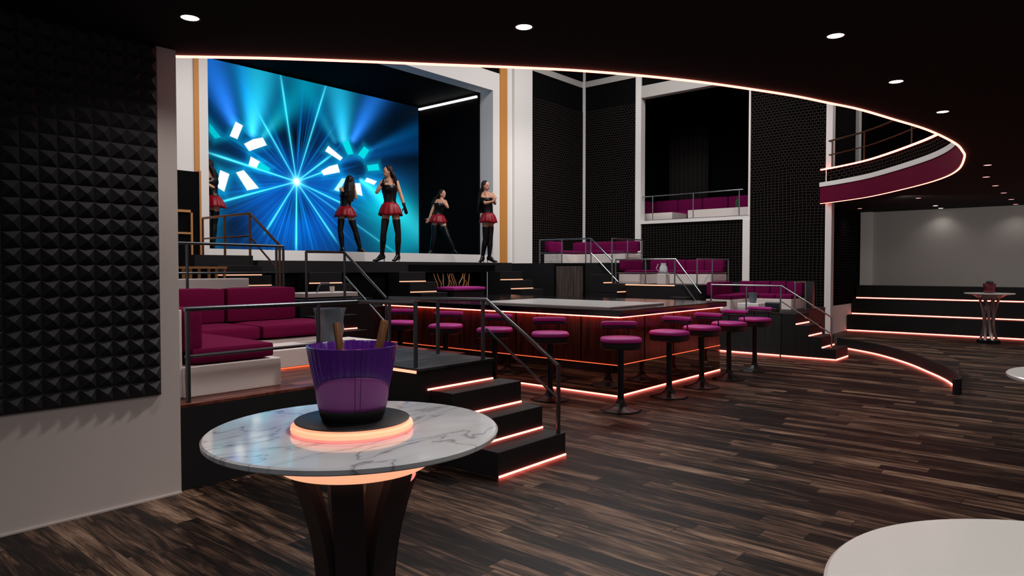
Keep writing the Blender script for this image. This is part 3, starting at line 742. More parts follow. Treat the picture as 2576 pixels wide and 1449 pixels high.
# bar stool ---------------------------------------------------------------
def super_ring(bm, a, b, z, n=40, p=3.0):
    out = []
    for k in range(n):
        t = k * 2 * PI / n; c, s = math.cos(t), math.sin(t)
        out.append(bm.verts.new((a * math.copysign(abs(c) ** (2 / p), c), b * math.copysign(abs(s) ** (2 / p), s), z)))
    return out
def super_loft(prof, p=3.0, n=40):
    bm = B(); rings = [super_ring(bm, a, b, z, n, p) for a, b, z in prof]
    for r, s in zip(rings, rings[1:]):
        for k in range(n): bm.faces.new((r[k], r[(k + 1) % n], s[(k + 1) % n], s[k]))
    bm.faces.new(rings[0][::-1]); bm.faces.new(rings[-1]); return bm
def make_stool():
    t = thing('bar_stool', '', 'stool', (0, 0, 0))
    obj('seat', super_loft([(.21, .20, .778), (.225, .215, .782), (.230, .220, .797), (.227, .217, .814), (.214, .204, .827), (.18, .17, .834), (.12, .11, .836)]), M['magenta'], t, True)
    obj('seat_pan', super_loft([(.13, .12, .695), (.20, .19, .700), (.222, .212, .715), (.226, .216, .775), (.20, .19, .777)]), M['blackpad'], t, True)
    obj('pole', lathe(B(), [(.036, .03), (.036, .705)], n=24), M['blackmetal'], t, True)
    bm = B(); prof = [(.232, 0), (.236, .008), (.225, .018), (.15, .035), (.09, .055), (.055, .085), (.04, .13)]
    lathe(bm, prof, n=10)
    obj('base', bm, M['blackmetal'], t, False)
    # back pad stands on the -Y rim
    def backpad(z0, z1, th, m, nm):
        bm = B(); rows = []
        n = 15; prof = [(0, z0), (th * .5, z0 + .004), (th * .62, (z0 + z1) / 2), (th * .5, z1 - .006), (0, z1), (-th * .5, z1 - .006), (-th * .5, z0 + .004)]
        for i in range(n):
            s = i / (n - 1) * 2 - 1; x = .205 * s; y = -.205 + .05 * s * s; e = 1 if abs(s) < .93 else .6
            zc = (z0 + z1) / 2
            rows.append([bm.verts.new((x, y + dy * e, zc + (z - zc) * e)) for dy, z in prof])
        for a, b in zip(rows, rows[1:]):
            for k in range(len(prof)): bm.faces.new((a[k], a[(k + 1) % len(prof)], b[(k + 1) % len(prof)], b[k]))
        bm.faces.new(rows[0][::-1]); bm.faces.new(rows[-1])
        return obj(nm, bm, M[m], t, True)
    backpad(.945, .998, .075, 'magenta', 'backrest')
    backpad(.905, .947, .07, 'blackpad', 'back_frame')
    for sx in (-1, 1):
        obj('back_bracket', tube(B(), [(.10 * sx, -.15, .735), (.12 * sx, -.225, .75), (.12 * sx, -.225, .86), (.12 * sx, -.205, .92)], .008, 8), M['blackmetal'], t, True)
    return t
stool0 = make_stool()
spots = [((6.69, 4.10), 130, 'nearest bar stool, in front of the bar corner'),
         ((7.80, 4.08), 85, 'bar stool second from the bar corner along the right front'),
         ((8.72, 4.08), 85, 'bar stool third from the bar corner along the right front of the bar'),
         ((9.64, 4.09), 85, 'bar stool second from the right end of the bar row'),
         ((10.70, 4.12), 85, 'bar stool farthest right, in front of the lowest terrace'),
         ((6.69, 5.10), 131, 'bar stool standing behind the foot of the stair railing'),
         ((6.70, 6.02), 120, 'bar stool seen through the sloping stair railing posts'),
         ((6.68, 6.92), 120, 'bar stool behind the pair of close railing posts on the landing'),
         ((6.66, 7.86), 120, 'farthest bar stool on the left side of the bar, above the wooden stick')]
for i, ((x, y), a, lab) in enumerate(spots):
    s = stool0 if i == 0 else copy_tree(stool0)
    s.location = (x, y, 0); s.rotation_euler = (0, 0, math.radians(a)); s['label'] = 'magenta ' + lab
    s['group'] = 'magenta bar stools around the bar'

# ================================================================== SOFAS
sf = thing('corner_sofa', 'large burgundy corner sofa with off-white base on the front platform', 'sofa', (3.0, 6.4, .62))
obj('base', rbox(B(), 2.33, 3.14, 5.24, 6.70, .62, .855, .008, 2), M['shell'], sf)
obj('base', rbox(B(), 2.33, 4.78, 6.75, 7.62, .62, .84, .008, 2), M['shell'], sf)
obj('arm_shell', rbox(B(), 2.27, 2.33, 5.26, 7.68, .62, 1.29, .008, 2), M['shell'], sf)
obj('seat_cushion', puff(B(), 2.40, 3.09, 5.25, 6.74, .86, .995, .035), M['velvet'], sf, True)
obj('seat_cushion', puff(B(), 2.90, 3.80, 6.72, 7.55, .85, 1.0, .035), M['velvet'], sf, True)
obj('seat_cushion', puff(B(), 3.82, 4.82, 6.72, 7.55, .85, 1.0, .035), M['velvet'], sf, True)
obj('back_cushion', puff(B(), 2.34, 2.50, 5.27, 7.5, .96, 1.30, .035), M['velvet'], sf, True)
obj('back_cushion', puff(B(), 2.55, 3.74, 7.36, 7.56, 1.0, 1.385, .035), M['velvet'], sf, True)
obj('back_cushion', puff(B(), 3.76, 4.62, 7.36, 7.56, 1.0, 1.385, .035), M['velvet'], sf, True)
ct = thing('coffee_table', 'long low off-white table under the grey planter', 'table', (4.1, 6.25, .62))
obj('body', rbox(B(), 3.20, 4.82, 6.0, 6.60, .64, .815, .006, 2), M['shell'], ct)
obj('plinth', bx(B(), 3.3, 4.72, 6.05, 6.55, .62, .64), M['void'], ct)
led(ct, 3.3, 4.72, 6.048, .617, .014, 'ledreflect')
def planter(name, label, cat, loc, h, r0, r1, m):
    bm = B(); n = 60; rings = []
    prof = [(r0 * .98, 0), (r0, .02), (r0 * .82 + r1 * .18, h * .2), (r0 * .6 + r1 * .4, h * .4), (r0 * .4 + r1 * .6, h * .6), (r0 * .2 + r1 * .8, h * .8), (r1, h), (r1 * .9, h), (r0 * .85, h * .3)]
    for r, z in prof:
        ring = []
        for k in range(n):
            a = k * 2 * PI / n
            q = (a * 5 / (2 * PI) + z * 3.2) % 1.0; fold = .022 * (q - .5) + .007 * math.sin(4 * a - z * 20)
            rr = r + fold * min(1, z / .05) if z > .02 else r
            ring.append(bm.verts.new((loc[0] + rr * math.cos(a), loc[1] + rr * math.sin(a), loc[2] + z)))
        rings.append(ring)
    for a, b in zip(rings, rings[1:]):
        for k in range(n): bm.faces.new((a[k], a[(k + 1) % n], b[(k + 1) % n], b[k]))
    bm.faces.new(rings[0][::-1]); bm.faces.new(rings[-1])
    return tag(obj(name, bm, M[m], None, True), label, cat)
planter('planter', 'slate grey vase with draped folds standing on the low off-white table', 'vase', (4.36, 6.30, .815), .36, .115, .165, 'slate')

def small_sofa(label, x0, x1, y0, y1, z, splits, bh=.5, m='velvet2', right=None, left=None):
    # faces -X: white base, seats, back along x1; optional wings running towards -X on the ends
    t = thing('banquette', label, 'sofa', ((x0 + x1) / 2, (y0 + y1) / 2, z))
    obj('base', rbox(B(), x0, x1, y0, y1, z, z + .21, .006, 1), M['shell'], t)
    L = (y1 - y0) / splits
    for i in range(splits):
        a = y0 + i * L; b = a + L
        obj('seat_cushion', puff(B(), x0 + .01, x1 - .12, a + .006, b - .006, z + .21, z + .30, .025), M[m], t, True)
        obj('back_cushion', puff(B(), x1 - .15, x1, a + .006, b - .006, z + .28, z + bh, .025), M[m], t, True)
    for wy, sgn, xl in ((y0, 1, left), (y1, -1, right)):
        if xl is None: continue
        ya, yb = (wy, wy + .5) if sgn > 0 else (wy - .5, wy)
        obj('base', rbox(B(), xl, x0 - .003, ya, yb, z, z + .21, .006, 1), M['shell'], t)
        obj('seat_cushion', puff(B(), xl, x0 + .0, ya + (.0 if sgn < 0 else .13), yb - (.13 if sgn < 0 else 0), z + .21, z + .30, .025), M[m], t, True)
        n = 2; LL = (x0 - xl) / n
        for i in range(n):
            obj('back_cushion', puff(B(), xl + i * LL + .005, xl + (i + 1) * LL - .005, (yb - .14) if sgn < 0 else ya, yb if sgn < 0 else (ya + .14), z + .28, z + bh, .025), M[m], t, True)
    return t
small_sofa('plum banquette on the highest terrace behind chrome rails', 13.55, 14.25, 8.2, 10.06, 1.73, 3, .52, right=12.95)
small_sofa('plum banquette on the middle terrace behind chrome rails', 13.75, 14.45, 6.2, 8.0, 1.27, 4, .53, right=12.95)
small_sofa('long plum banquette wrapping round the lowest terrace', 13.95, 14.75, 4.65, 5.98, .785, 4, .55, right=12.95)
# low tables on terraces
tg = thing('low_table', 'white low table on the lowest terrace beside the dark seat', 'table', (13.3, 5.2, .785))
obj('body', rbox(B(), 13.15, 13.60, 5.0, 5.42, .785, .93, .01, 2), M['tabletop'], tg)
ds = thing('lounge_chair', 'small dark navy seat in front of the long plum banquette', 'chair', (13.1, 4.75, .785))
obj('seat', rbox(B(), 12.98, 13.26, 4.60, 4.90, .785, .86, .01, 2), M['blackpad'], ds)
obj('backrest', rbox(B(), 13.2, 13.27, 4.60, 4.90, .86, .96, .02, 2), M['navy'], ds)
tag(obj('planter', super_loft([(.05, .05, 0), (.06, .06, .02), (.085, .085, .2), (.078, .078, .2)]), M['slate']), 'grey vase on the white low table of the lowest terrace', 'vase').location = (13.38, 5.2, .93)
# glass pitcher on middle terrace
gp = thing('glass_jug', 'clear glass jug standing by the middle terrace railing', 'jug', (13.1, 7.0, 1.27))
obj('stand', rbox(B(), 13.0, 13.2, 6.9, 7.1, 1.27, 1.50, .01, 1), M['shell'], gp)
obj('body', lathe(B(), [(.05, 1.50), (.09, 1.52), (.085, 1.62), (.055, 1.68), (.06, 1.72)], (13.1, 7.0, 0), 20), M['glass'], gp, True)
obj('handle', tube(B(), [(13.03, 7.07, 1.54), (12.99, 7.11, 1.60), (13.02, 7.08, 1.70)], .008, 8), M['glass'], gp, True)

# box seats
bs = thing('banquette', 'plum corner banquette in the upper box behind its thin railing', 'sofa', (18.2, 8.4, 2.96))
obj('base', rbox(B(), 17.6, 18.5, 9.15, 10.5, 2.96, 3.18, .006, 1), M['shell'], bs)
obj('base', rbox(B(), 17.75, 18.5, 6.75, 8.75, 2.96, 3.22, .006, 1), M['shell'], bs)
for i in range(5):
    a = 6.55 + i * .78
    obj('seat_cushion', puff(B(), 18.5, 19.0, a + .01, a + .77, 3.10, 3.28, .03), M['velvet2'], bs, True)
    obj('back_cushion', puff(B(), 18.95, 19.15, a + .01, a + .77, 3.28, 3.66, .03), M['velvet2'], bs, True)
for i in range(3):
    a = 17.5 + i * .48
    obj('back_cushion', puff(B(), a + .01, a + .47, 10.36, 10.54, 3.2, 3.62, .03), M['velvet2'], bs, True)
railing('thin railing across the front of the upper box', [[(17.05, 9.78, 3.60), (17.05, 6.9, 3.60)]], [], [(17.05, 9.45, 2.93, 3.60), (17.05, 8.25, 2.93, 3.60), (17.05, 7.0, 2.93, 3.60)], 'chrome', .016)
tag(obj('bottle', lathe(B(), [(.05, 0), (.055, .02), (.055, .17), (.02, .23), (.018, .30)], (17.9, 7.4, 3.22), 16), mat('green_glass', srgb(30, 70, 44), .15)), 'green bottle standing on the upper box ledge', 'bottle')
cu = B(); n = 60; rows = []
for k in range(n + 1):
    y = 10.45 - k * .022; x = 19.9 + .05 * math.sin(k * .9)
    rows.append((cu.verts.new((x, y, 3.0)), cu.verts.new((x, y, 6.0))))
for a, b in zip(rows, rows[1:]): cu.faces.new((a[0], b[0], b[1], a[1]))
o = obj('curtain', cu, M['curtain'], None, True); md = o.modifiers.new('t', 'SOLIDIFY'); md.thickness = .01
tag(o, 'dark pleated curtain hanging at the back of the upper box', 'curtain')

# white parapet bench, gold-framed cabinet, crate, small table left of the stage
tag(obj('parapet', rbox(B(), 3.0, 4.64, 8.5, 8.7, 1.2, 1.475, .01, 2), M['shell']), 'off-white low parapet behind the burgundy sofa backs', 'parapet')
cb = thing('cabinet', 'tall black cabinet with gold wood frames at the left of the stage', 'cabinet', (4.8, 11.2, 1.2))
obj('body', bx(B(), 3.6, 4.54, 10.9, 11.6, 1.2, 3.10), M['void'], cb)
obj('body', bx(B(), 4.545, 5.12, 10.9, 11.6, 1.81, 3.13), M['void'], cb)
obj('frame', bx(B(), 5.12, 5.15, 10.88, 11.6, 1.81, 3.15), M['gold'], cb)
bm = B(); bx(bm, 4.3, 5.0, 10.86, 10.89, 2.48, 2.52); bx(bm, 4.97, 5.0, 10.86, 10.89, 1.81, 2.52); bx(bm, 4.3, 4.97, 10.86, 10.89, 2.14, 2.17)
obj('door_frame', bm, M['gold'], cb)
cr = thing('crate', 'golden wooden slatted crate stool on the platform under the stage wing', 'crate', (4.4, 8.95, 1.2))
bm = B(); bx(bm, 3.95, 4.55, 8.9, 9.3, 1.60, 1.63); obj('top_board', bm, M['gold'], cr)
for x in (3.97, 4.06, 4.17, 4.30, 4.40, 4.51): obj('slat', bx(B(), x, x + .03, 8.92, 8.95, 1.2, 1.60), M['gold'], cr)
obj('back_board', bx(B(), 3.97, 4.53, 9.2, 9.22, 1.2, 1.60), M['void'], cr)
obj('rail', bx(B(), 3.97, 4.55, 8.905, 8.92, 1.40, 1.43), M['gold'], cr)
wt = thing('side_table', 'long low white table behind the grey planter with small lamp and cup', 'table', (5.5, 8.1, 1.2))
obj('top', rbox(B(), 5.10, 5.97, 7.95, 8.4, 1.215, 1.275, .005, 1), M['shell'], wt)
obj('plinth', bx(B(), 5.2, 5.9, 8.0, 8.35, 1.20, 1.215), M['void'], wt)
tag(obj('table_lamp', tube(B(), [(5.40, 8.1, 1.275), (5.43, 8.1, 1.36), (5.47, 8.1, 1.40), (5.60, 8.1, 1.40)], .012, 6), M['slate']), 'small bent grey lamp on the long white table', 'lamp')
tag(obj('cup', lathe(B(), [(.03, 0), (.035, .08), (.03, .08)], (5.68, 8.15, 1.275), 16), M['shell']), 'small pale cup on the long white table', 'cup')
# gold branches niche and plum seat behind the bar
nb = thing('branch_display', 'golden twisted branches standing in a dark niche under the stage apron', 'decoration', (9.95, 9.95, .97))
obj('niche_back', bx(B(), 9.45, 10.55, 10.30, 10.33, .97, 1.52), M['void'], nb)
obj('niche_shelf', bx(B(), 9.45, 10.55, 10.0, 10.30, .97, 1.20), M['void'], nb)
rr = random.Random(4)
for i in range(11):
    x = 9.55 + i * .088; a = rr.uniform(-.08, .08); b2 = rr.uniform(-.09, .09)
    obj('branch', tube(B(), [(x, 10.12, 1.20), (x + a * .6, 10.1, 1.30), (x + b2, 10.12, 1.40), (x + b2 * 1.5, 10.12, 1.50)], .014, 6, [.016, .013, .011, .007]), M['gold'], nb, True)
ps = thing('pouf_seat', 'plum topped black seat below the golden branches', 'seat', (9.7, 9.6, .97))
obj('cushion', puff(B(), 9.25, 10.15, 9.35, 9.85, 1.17, 1.25, .03), M['magenta'], ps, True)
obj('base', rbox(B(), 9.27, 10.13, 9.37, 9.83, .97, 1.17, .01, 1), M['blackpad'], ps)

# ================================================================== HIGH TABLES
def fins(parent, c, n, prof, wid, th, m, twist=0.0, a0=0.0):
    for k in range(n):
        bm = B(); rings = []
        for j, (r, z) in enumerate(prof):
            a = a0 + k * 2 * PI / n + twist * j / (len(prof) - 1)
            er = Vector((math.cos(a), math.sin(a), 0)); et = Vector((-er.y, er.x, 0))
            p = Vector((c[0], c[1], c[2] + z)) + er * r
            rings.append([bm.verts.new(p + er * u * th / 2 + et * v * wid / 2) for u, v in ((-1, -1), (1, -1), (1, 1), (-1, 1))])
        for a_, b_ in zip(rings, rings[1:]):
            for i in range(4): bm.faces.new((a_[i], a_[(i + 1) % 4], b_[(i + 1) % 4], b_[i]))
        bm.faces.new(rings[0][::-1]); bm.faces.new(rings[-1])
        obj('fin', bm, M[m], parent, True)
def sprof(pts, k=5):
    return [(p.x, p.y) for p in catmull(pts, k)]
TC = (1.373, 1.846)
def hitable(c, label, topm, finm, glow=True, r=.457, n=8, zt=1.08, fw=.075):
    t = thing('high_table', label, 'table', (c[0], c[1], 0))
    obj('tabletop', lathe(B(), [(r - .005, -.022), (r, -.018), (r + .002, -.005), (r - .004, 0), (.02, .0005)], (c[0], c[1], zt), 96), M[topm], t, True)
    if glow:
        obj('glow_bowl', lathe(B(), [(.214, -.119), (.240, -.113), (.247, -.090), (.249, -.055), (.238, -.020)], (c[0], c[1], zt), 72), M['glowpeach'], t, True)
        obj('collar', lathe(B(), [(.15, -.020), (.15, -.0195)], (c[0], c[1], zt), 48), M['finsilver'], t, True)
    else:
        obj('bowl', lathe(B(), [(.16, -.12), (.22, -.10), (.30, -.05), (r - .05, -.028)], (c[0], c[1], zt), 72), M[topm], t, True)
    prof = sprof([(.190, .957), (.182, .93), (.150, .84), (.120, .72), (.104, .58), (.094, .38), (.12, .2), (.16, .07), (.165, .05)])
    fins(t, (c[0], c[1], 0), n, prof, fw if glow else .05, .030, finm, .0 if glow else 1.1, .35)
    obj('base', lathe(B(), [(.215, 0), (.22, .01), (.22, .055), (.20, .065), (.05, .068)], (c[0], c[1], 0), 48), M['gloss'], t, True)
    return t
ht = hitable(TC, 'round marble high table in the foreground with glowing peach rings', 'marble', 'finmetal', r=.464, n=7, zt=1.08, fw=.095)
obj('led_accent', tube(B(), [(TC[0] + .186 * math.cos(math.radians(a)), TC[1] + .186 * math.sin(math.radians(a)), .925) for a in range(-66, -33, 4)], .010, 8), M['glowpink'], ht, True)
c3 = (18.03, 1.83)
t3 = hitable(c3, 'white high table with twisted taupe legs in front of the black tiers', 'tabletop', 'finsilver', False, .46, 8, 1.075)
hitable((1.35, -.095), 'white round high table cut off by the lower right corner', 'tabletop', 'finmetal', False, .46)
hitable((4.33, -.10), 'white round high table just entering at the right edge of the frame', 'tabletop', 'finmetal', False, .46)
# lamp, coaster, bucket
zt = 1.0806
BC = (TC[0] - .018, TC[1] - .010)
gl = thing('light_ring', 'glowing peach ring lamp topped by a black plate on the marble table', 'lamp', (BC[0], BC[1], zt))
obj('lower_ring', lathe(B(), [(.188, 0), (.192, .003), (.192, .009), (.1, .0092)], (BC[0], BC[1], zt), 80), M['glowpink'], gl, True)
obj('upper_ring', lathe(B(), [(.190, .0095), (.194, .013), (.192, .022), (.174, .030), (.1, .0305)], (BC[0], BC[1], zt), 80), M['glowpeach'], gl, True)
obj('plate', lathe(B(), [(.174, .031), (.181, .033), (.182, .036), (.179, .038), (.02, .0385)], (BC[0], BC[1], zt), 80), M['blackmetal'], gl, True)
zb = zt + .039
bk = thing('ice_bucket', 'ribbed purple acrylic ice bucket standing on the black plate', 'bucket', (BC[0], BC[1], zb))
bm = B(); n = 240; rings = []
prof = [(.095, .0), (.099, .012), (.1035, .03), (.1195, .11), (.1355, .19), (.1432, .229), (.1448, .234), (.1400, .235), (.1365, .229), (.1150, .11), (.098, .036), (.02, .032)]
for j, (r, z) in enumerate(prof):
    ring = []
    for k in range(n):
        a = k * 2 * PI / n
        rib = .0017 * math.cos(a * 40) if 2 < j < 5 or 8 < j < 11 else 0
        ring.append(bm.verts.new((BC[0] + (r + rib) * math.cos(a), BC[1] + (r + rib) * math.sin(a), zb + z)))
    rings.append(ring)
for a, b in zip(rings, rings[1:]):
    for k in range(n): bm.faces.new((a[k], a[(k + 1) % n], b[(k + 1) % n], b[k]))
bm.faces.new(rings[0][::-1]); bm.faces.new(rings[-1])
obj('pail', bm, M['purple'], bk, True)
obj('base_band', lathe(B(), [(.0975, .001), (.1022, .012), (.1068, .032), (.1068, .035), (.10, .035)], (BC[0], BC[1], zb), 96), M['blackpad'], bk, True)
# crescent patch on the side that faces the room entrance
bm = B(); ac = math.atan2(-BC[1], -BC[0]); na = 60; nzv = 10; grid = []
for i in range(na + 1):
    s = -1 + 2 * i / na; a = ac + s * 1.4
    ztop = .038 + .110 * (1 - abs(s) ** 2.1) ** .5
    colv = []
    for j in range(nzv + 1):
        z = .036 + (ztop - .036) * j / nzv
        r = .1035 + (z - .03) * .2 + .0026
        colv.append(bm.verts.new((BC[0] + r * math.cos(a), BC[1] + r * math.sin(a), zb + z)))
    grid.append(colv)
for a, b in zip(grid, grid[1:]):
    for j in range(nzv): bm.faces.new((a[j], b[j], b[j + 1], a[j + 1]))
bmesh.ops.remove_doubles(bm, verts=bm.verts, dist=1e-5)
o = obj('front_patch', bm, M['purplepatch'], bk, True); md = o.modifiers.new('t', 'SOLIDIFY'); md.thickness = .0015
for s in (.06, .20):
    a = ac + s
    obj('seam', tube(B(), [(BC[0] + .1095 * math.cos(a), BC[1] + .1095 * math.sin(a), zb + .036), (BC[0] + .1462 * math.cos(a), BC[1] + .1462 * math.sin(a), zb + .228)], .0009, 6), M['blackpad'], bk)
def stick(p, q, r, label):
    tag(obj('wooden_stick', tube(B(), [p, Vector(p).lerp(Vector(q), .06), Vector(p).lerp(Vector(q), .97), q], r, 16, [r * .9, r, r, r * .86]), M['cork'], None, True), label, 'stick', 'brown wooden sticks in the bucket')
def vl(a, d, z): # right-of-view / toward-view offset from the bucket centre
    return Vector((BC[0], BC[1], z)) + RGT * a + FWD * d
stick(vl(-.020, .01, zb + .06), vl(-.056, .02, zb + .305), .0125, 'left brown wooden stick leaning in the purple bucket')
stick(vl(.050, .01, zb + .06), vl(.102, .02, zb + .312), .0135, 'right brown wooden stick leaning in the purple bucket')
# small red jar on the far table
jr = thing('glass_jar', 'dark red glass jar on the far white table', 'jar', (c3[0], c3[1], 1.076))
obj('body', super_loft([(.09, .09, 1.0765), (.10, .10, 1.085), (.12, .12, 1.26), (.115, .115, 1.28), (.06, .06, 1.29)]), M['redglass'], jr, True).location = (c3[0] - c3[0], 0, 0)
for ch in jr.children: ch.matrix_parent_inverse = Matrix.Identity(4); ch.location = (0, 0, -1.076)
l_ = obj('lid', lathe(B(), [(.06, 0), (.075, .01), (.07, .03), (.03, .045)], (c3[0], c3[1], 1.292), 24), M['navy'], jr, True)

# ================================================================== PEOPLE
def cap(bm, p0, p1, r0, r1, n=14):
    # tapered capsule
    p0 = Vector(p0); p1 = Vector(p1); d = p1 - p0; L = d.length
    if L < 1e-6: d = Vector((0, 0, 1)); L = 1e-6
    d.normalize()
    pts = []; rs = []
    for k in (-90, -60, -30): pts.append(p0 + d * r0 * math.sin(math.radians(k))); rs.append(max(r0 * math.cos(math.radians(k)), .001))
    pts += [p0, p1]; rs += [r0, r1]
    for k in (30, 60, 90): pts.append(p1 + d * r1 * math.sin(math.radians(k))); rs.append(max(r1 * math.cos(math.radians(k)), .001))
    a = Vector((0, 0, 1)) if abs(d.z) < .9 else Vector((1, 0, 0))
    s = d.cross(a).normalized(); t = d.cross(s); rings = []
    for p, r in zip(pts, rs):
        rings.append([bm.verts.new(p + (s * math.cos(k * 2 * PI / n) + t * math.sin(k * 2 * PI / n)) * r) for k in range(n)])
    for a_, b_ in zip(rings, rings[1:]):
        for k in range(n): bm.faces.new((a_[k], a_[(k + 1) % n], b_[(k + 1) % n], b_[k]))
    bm.faces.new(rings[0][::-1]); bm.faces.new(rings[-1])
def ell(bm, c, ax, ay, az, ux, uy, uz, n=16, m=10):
    c = Vector(c); rings = []
    for j in range(1, m):
        ph = -PI / 2 + PI * j / m
        rings.append([bm.verts.new(c + ux * ax * math.cos(ph) * math.cos(k * 2 * PI / n) + uy * ay * math.cos(ph) * math.sin(k * 2 * PI / n) + uz * az * math.sin(ph)) for k in range(n)])
    for a_, b_ in zip(rings, rings[1:]):
        for k in range(n): bm.faces.new((a_[k], a_[(k + 1) % n], b_[(k + 1) % n], b_[k]))
    bm.faces.new(rings[0][::-1]); bm.faces.new(rings[-1])
def loft(bm, secs, fy, n=28, close=True):
    # secs: (centre, half width, half depth); fy = unit facing vector (depth axis)
    fx = Vector((fy.y, -fy.x, 0)); rings = []
    for c, a, b_ in secs:
        c = Vector(c)
        rings.append([bm.verts.new(c + fx * a * math.cos(k * 2 * PI / n) + fy * b_ * math.sin(k * 2 * PI / n)) for k in range(n)])
    for a_, b_ in zip(rings, rings[1:]):
        for k in range(n): bm.faces.new((a_[k], a_[(k + 1) % n], b_[(k + 1) % n], b_[k]))
    if close: bm.faces.new(rings[0][::-1]); bm.faces.new(rings[-1])
def hand(bm, wr, dirv, side, curl=.4):
    # palm, four fingers of unequal length, thumb from the side of the palm
    d = dirv.normalized(); s = (side - d * side.dot(d)).normalized(); nrm = d.cross(s)
    pm = wr + d * .045
    ell(bm, pm, .036, .014, .048, s, nrm, d, 10, 6)
    for i, (o_, L) in enumerate(((-.026, .062), (-.009, .072), (.009, .068), (.025, .054))):
        a = wr + d * .08 + s * o_
        b_ = a + d * L * .5 - nrm * L * .12 * curl * 2; c = b_ + (d * (1 - curl) - nrm * curl * 1.3).normalized() * L * .5
        cap(bm, a, b_, .0095, .0085, 8); cap(bm, b_, c, .0085, .007, 8)
    a = wr + d * .03 - s * .03; b_ = a + (d * .6 - s * .8).normalized() * .035; c = b_ + (d * .95 - s * .2 - nrm * .3).normalized() * .03
    cap(bm, a, b_, .011, .0095, 8); cap(bm, b_, c, .0095, .008, 8)

def person(label, base, ppm, foot, J, face_deg, gloves=(), hairlen=.45, wide=1.0):
    """J: joints in photograph-like elevation (u,v) plus depth d (m, + towards viewer); base world point."""
    tocam = Vector((-base[0], -base[1], 0)).normalized(); right = Vector((-tocam.y, tocam.x, 0))
    b0 = Vector(base)
    def W(k):
        u, v, d = J[k]; return b0 + right * ((u - foot[0]) / ppm) + Vector((0, 0, (foot[1] - v) / ppm)) + tocam * d
    fa = math.radians(face_deg)   # 0 faces the viewer, + turns to picture left
    def dirn(deg):
        a = math.radians(deg); return (tocam * math.cos(a) - right * math.sin(a)).normalized()
    hf = dirn(face_deg); bf = dirn(J['body'][0]); bsx = Vector((bf.y, -bf.x, 0))
    up = Vector((0, 0, 1)); hx = Vector((hf.y, -hf.x, 0))
    t = thing('person', label, 'person', tuple(b0), 'dancers on the stage')
    head, neck, chest, waist, hip = W('head'), W('neck'), W('chest'), W('waist'), W('hip')
    shl, shr = W('sl'), W('sr')
    bm = B()
    # head with face
    ell(bm, head, .072, .088, .108, hx, hf, up, 20, 12)
    ell(bm, head + hf * .022 - up * .055, .05, .062, .055, hx, hf, up, 16, 8)
    cap(bm, head + hf * .078 + up * .012, head + hf * .087 - up * .020, .006, .009, 8)
    ell(bm, head + hf * .083 - up * .052, .024, .012, .009, hx, hf, up, 10, 6)
    for s in (-1, 1):
        ell(bm, head + hf * .076 + hx * .03 * s + up * .012, .014, .01, .009, hx, hf, up, 8, 6)
        ell(bm, head + hx * .074 * s - up * .01, .008, .018, .028, hx, hf, up, 8, 6)
    cap(bm, head - up * .06 - hf * .01, neck, .045, .05)
    cap(bm, neck, chest, .06, .09)
    cap(bm, shl, neck, .043, .05); cap(bm, shr, neck, .043, .05)
    cap(bm, shl, chest, .045, .08); cap(bm, shr, chest, .045, .08)
    loft(bm, [(chest + up * .10, .10, .06), (chest + up * .04, .13, .085), (chest, .135, .10), (chest.lerp(waist, .6), .115, .085), (waist, .10, .078), (waist.lerp(hip, .5), .135, .095), (hip, .155, .11), (hip - up * .06, .13, .10)], bf)
    for s in (-1, 1): ell(bm, chest + bf * .07 + bsx * .062 * s - up * .01, .055, .05, .055, bsx, bf, up, 12, 8)
    for S in ('l', 'r'):
        sh, el, wr = W('s' + S), W('e' + S), W('w' + S); hd = W('h' + S)
        cap(bm, sh, el, .044, .033); cap(bm, el, sh.lerp(el, .55), .033, .039)
        cap(bm, el, el.lerp(wr, .35), .034, .035); cap(bm, el.lerp(wr, .35), wr, .035, .022)
        if S not in gloves: hand(bm, wr, hd - wr, bf.cross(hd - wr), .35)
        hp = hip + bsx * (.075 if (W('k' + S) - hip).dot(bsx) > (W('k' + ('r' if S == 'l' else 'l')) - hip).dot(bsx) else -.075)
        kn, an = W('k' + S), W('a' + S)
        cap(bm, hp, kn, .088, .052, 18); cap(bm, kn, kn.lerp(an, .35), .05, .055, 16); cap(bm, kn.lerp(an, .35), an, .055, .034, 16)
        J['hp' + S] = hp
    o = obj('body', bm, M['skin'], t, True)
    rm = o.modifiers.new('skin', 'REMESH'); rm.mode = 'VOXEL'; rm.voxel_size = .0065; rm.use_smooth_shade = True
    sm = o.modifiers.new('smooth', 'SMOOTH'); sm.factor = .5; sm.iterations = 3
    g = B()
    for s_ in (-1, 1): ell(g, head + hf * .0835 + hx * .030 * s_ + up * .010, .013, .006, .006, hx, hf, up, 8, 6)
    obj('eyes', g, M['hair'], t, True)
    g = B(); ell(g, head + hf * .0935 - up * .050, .020, .006, .007, hx, hf, up, 8, 6); obj('lips', g, M['red'], t, True)
    # gloves
    for S in gloves:
        g = B(); wr = W('w' + S); hd = W('h' + S); el = W('e' + S)
        cap(g, wr.lerp(el, .25), wr, .032, .028); hand(g, wr, hd - wr, bf.cross(hd - wr), .25)
        gg = obj('glove', g, M['patent'], t, True); rm = gg.modifiers.new('r', 'REMESH'); rm.mode = 'VOXEL'; rm.voxel_size = .006; rm.use_smooth_shade = True
    # bodice
    g = B(); e = .012
    loft(g, [(chest + up * .06, .132 + e, .110 + e), (chest + up * .02, .142 + e, .130 + e), (chest - up * .03, .140 + e, .130 + e), (chest - up * .07, .130 + e, .105 + e), (chest.lerp(waist, .5), .120 + e, .090 + e), (waist, .102 + e, .082 + e), (waist.lerp(hip, .3), .118 + e, .09 + e)], bf, 32)
    obj('bodice', g, M['patent'], t, True)
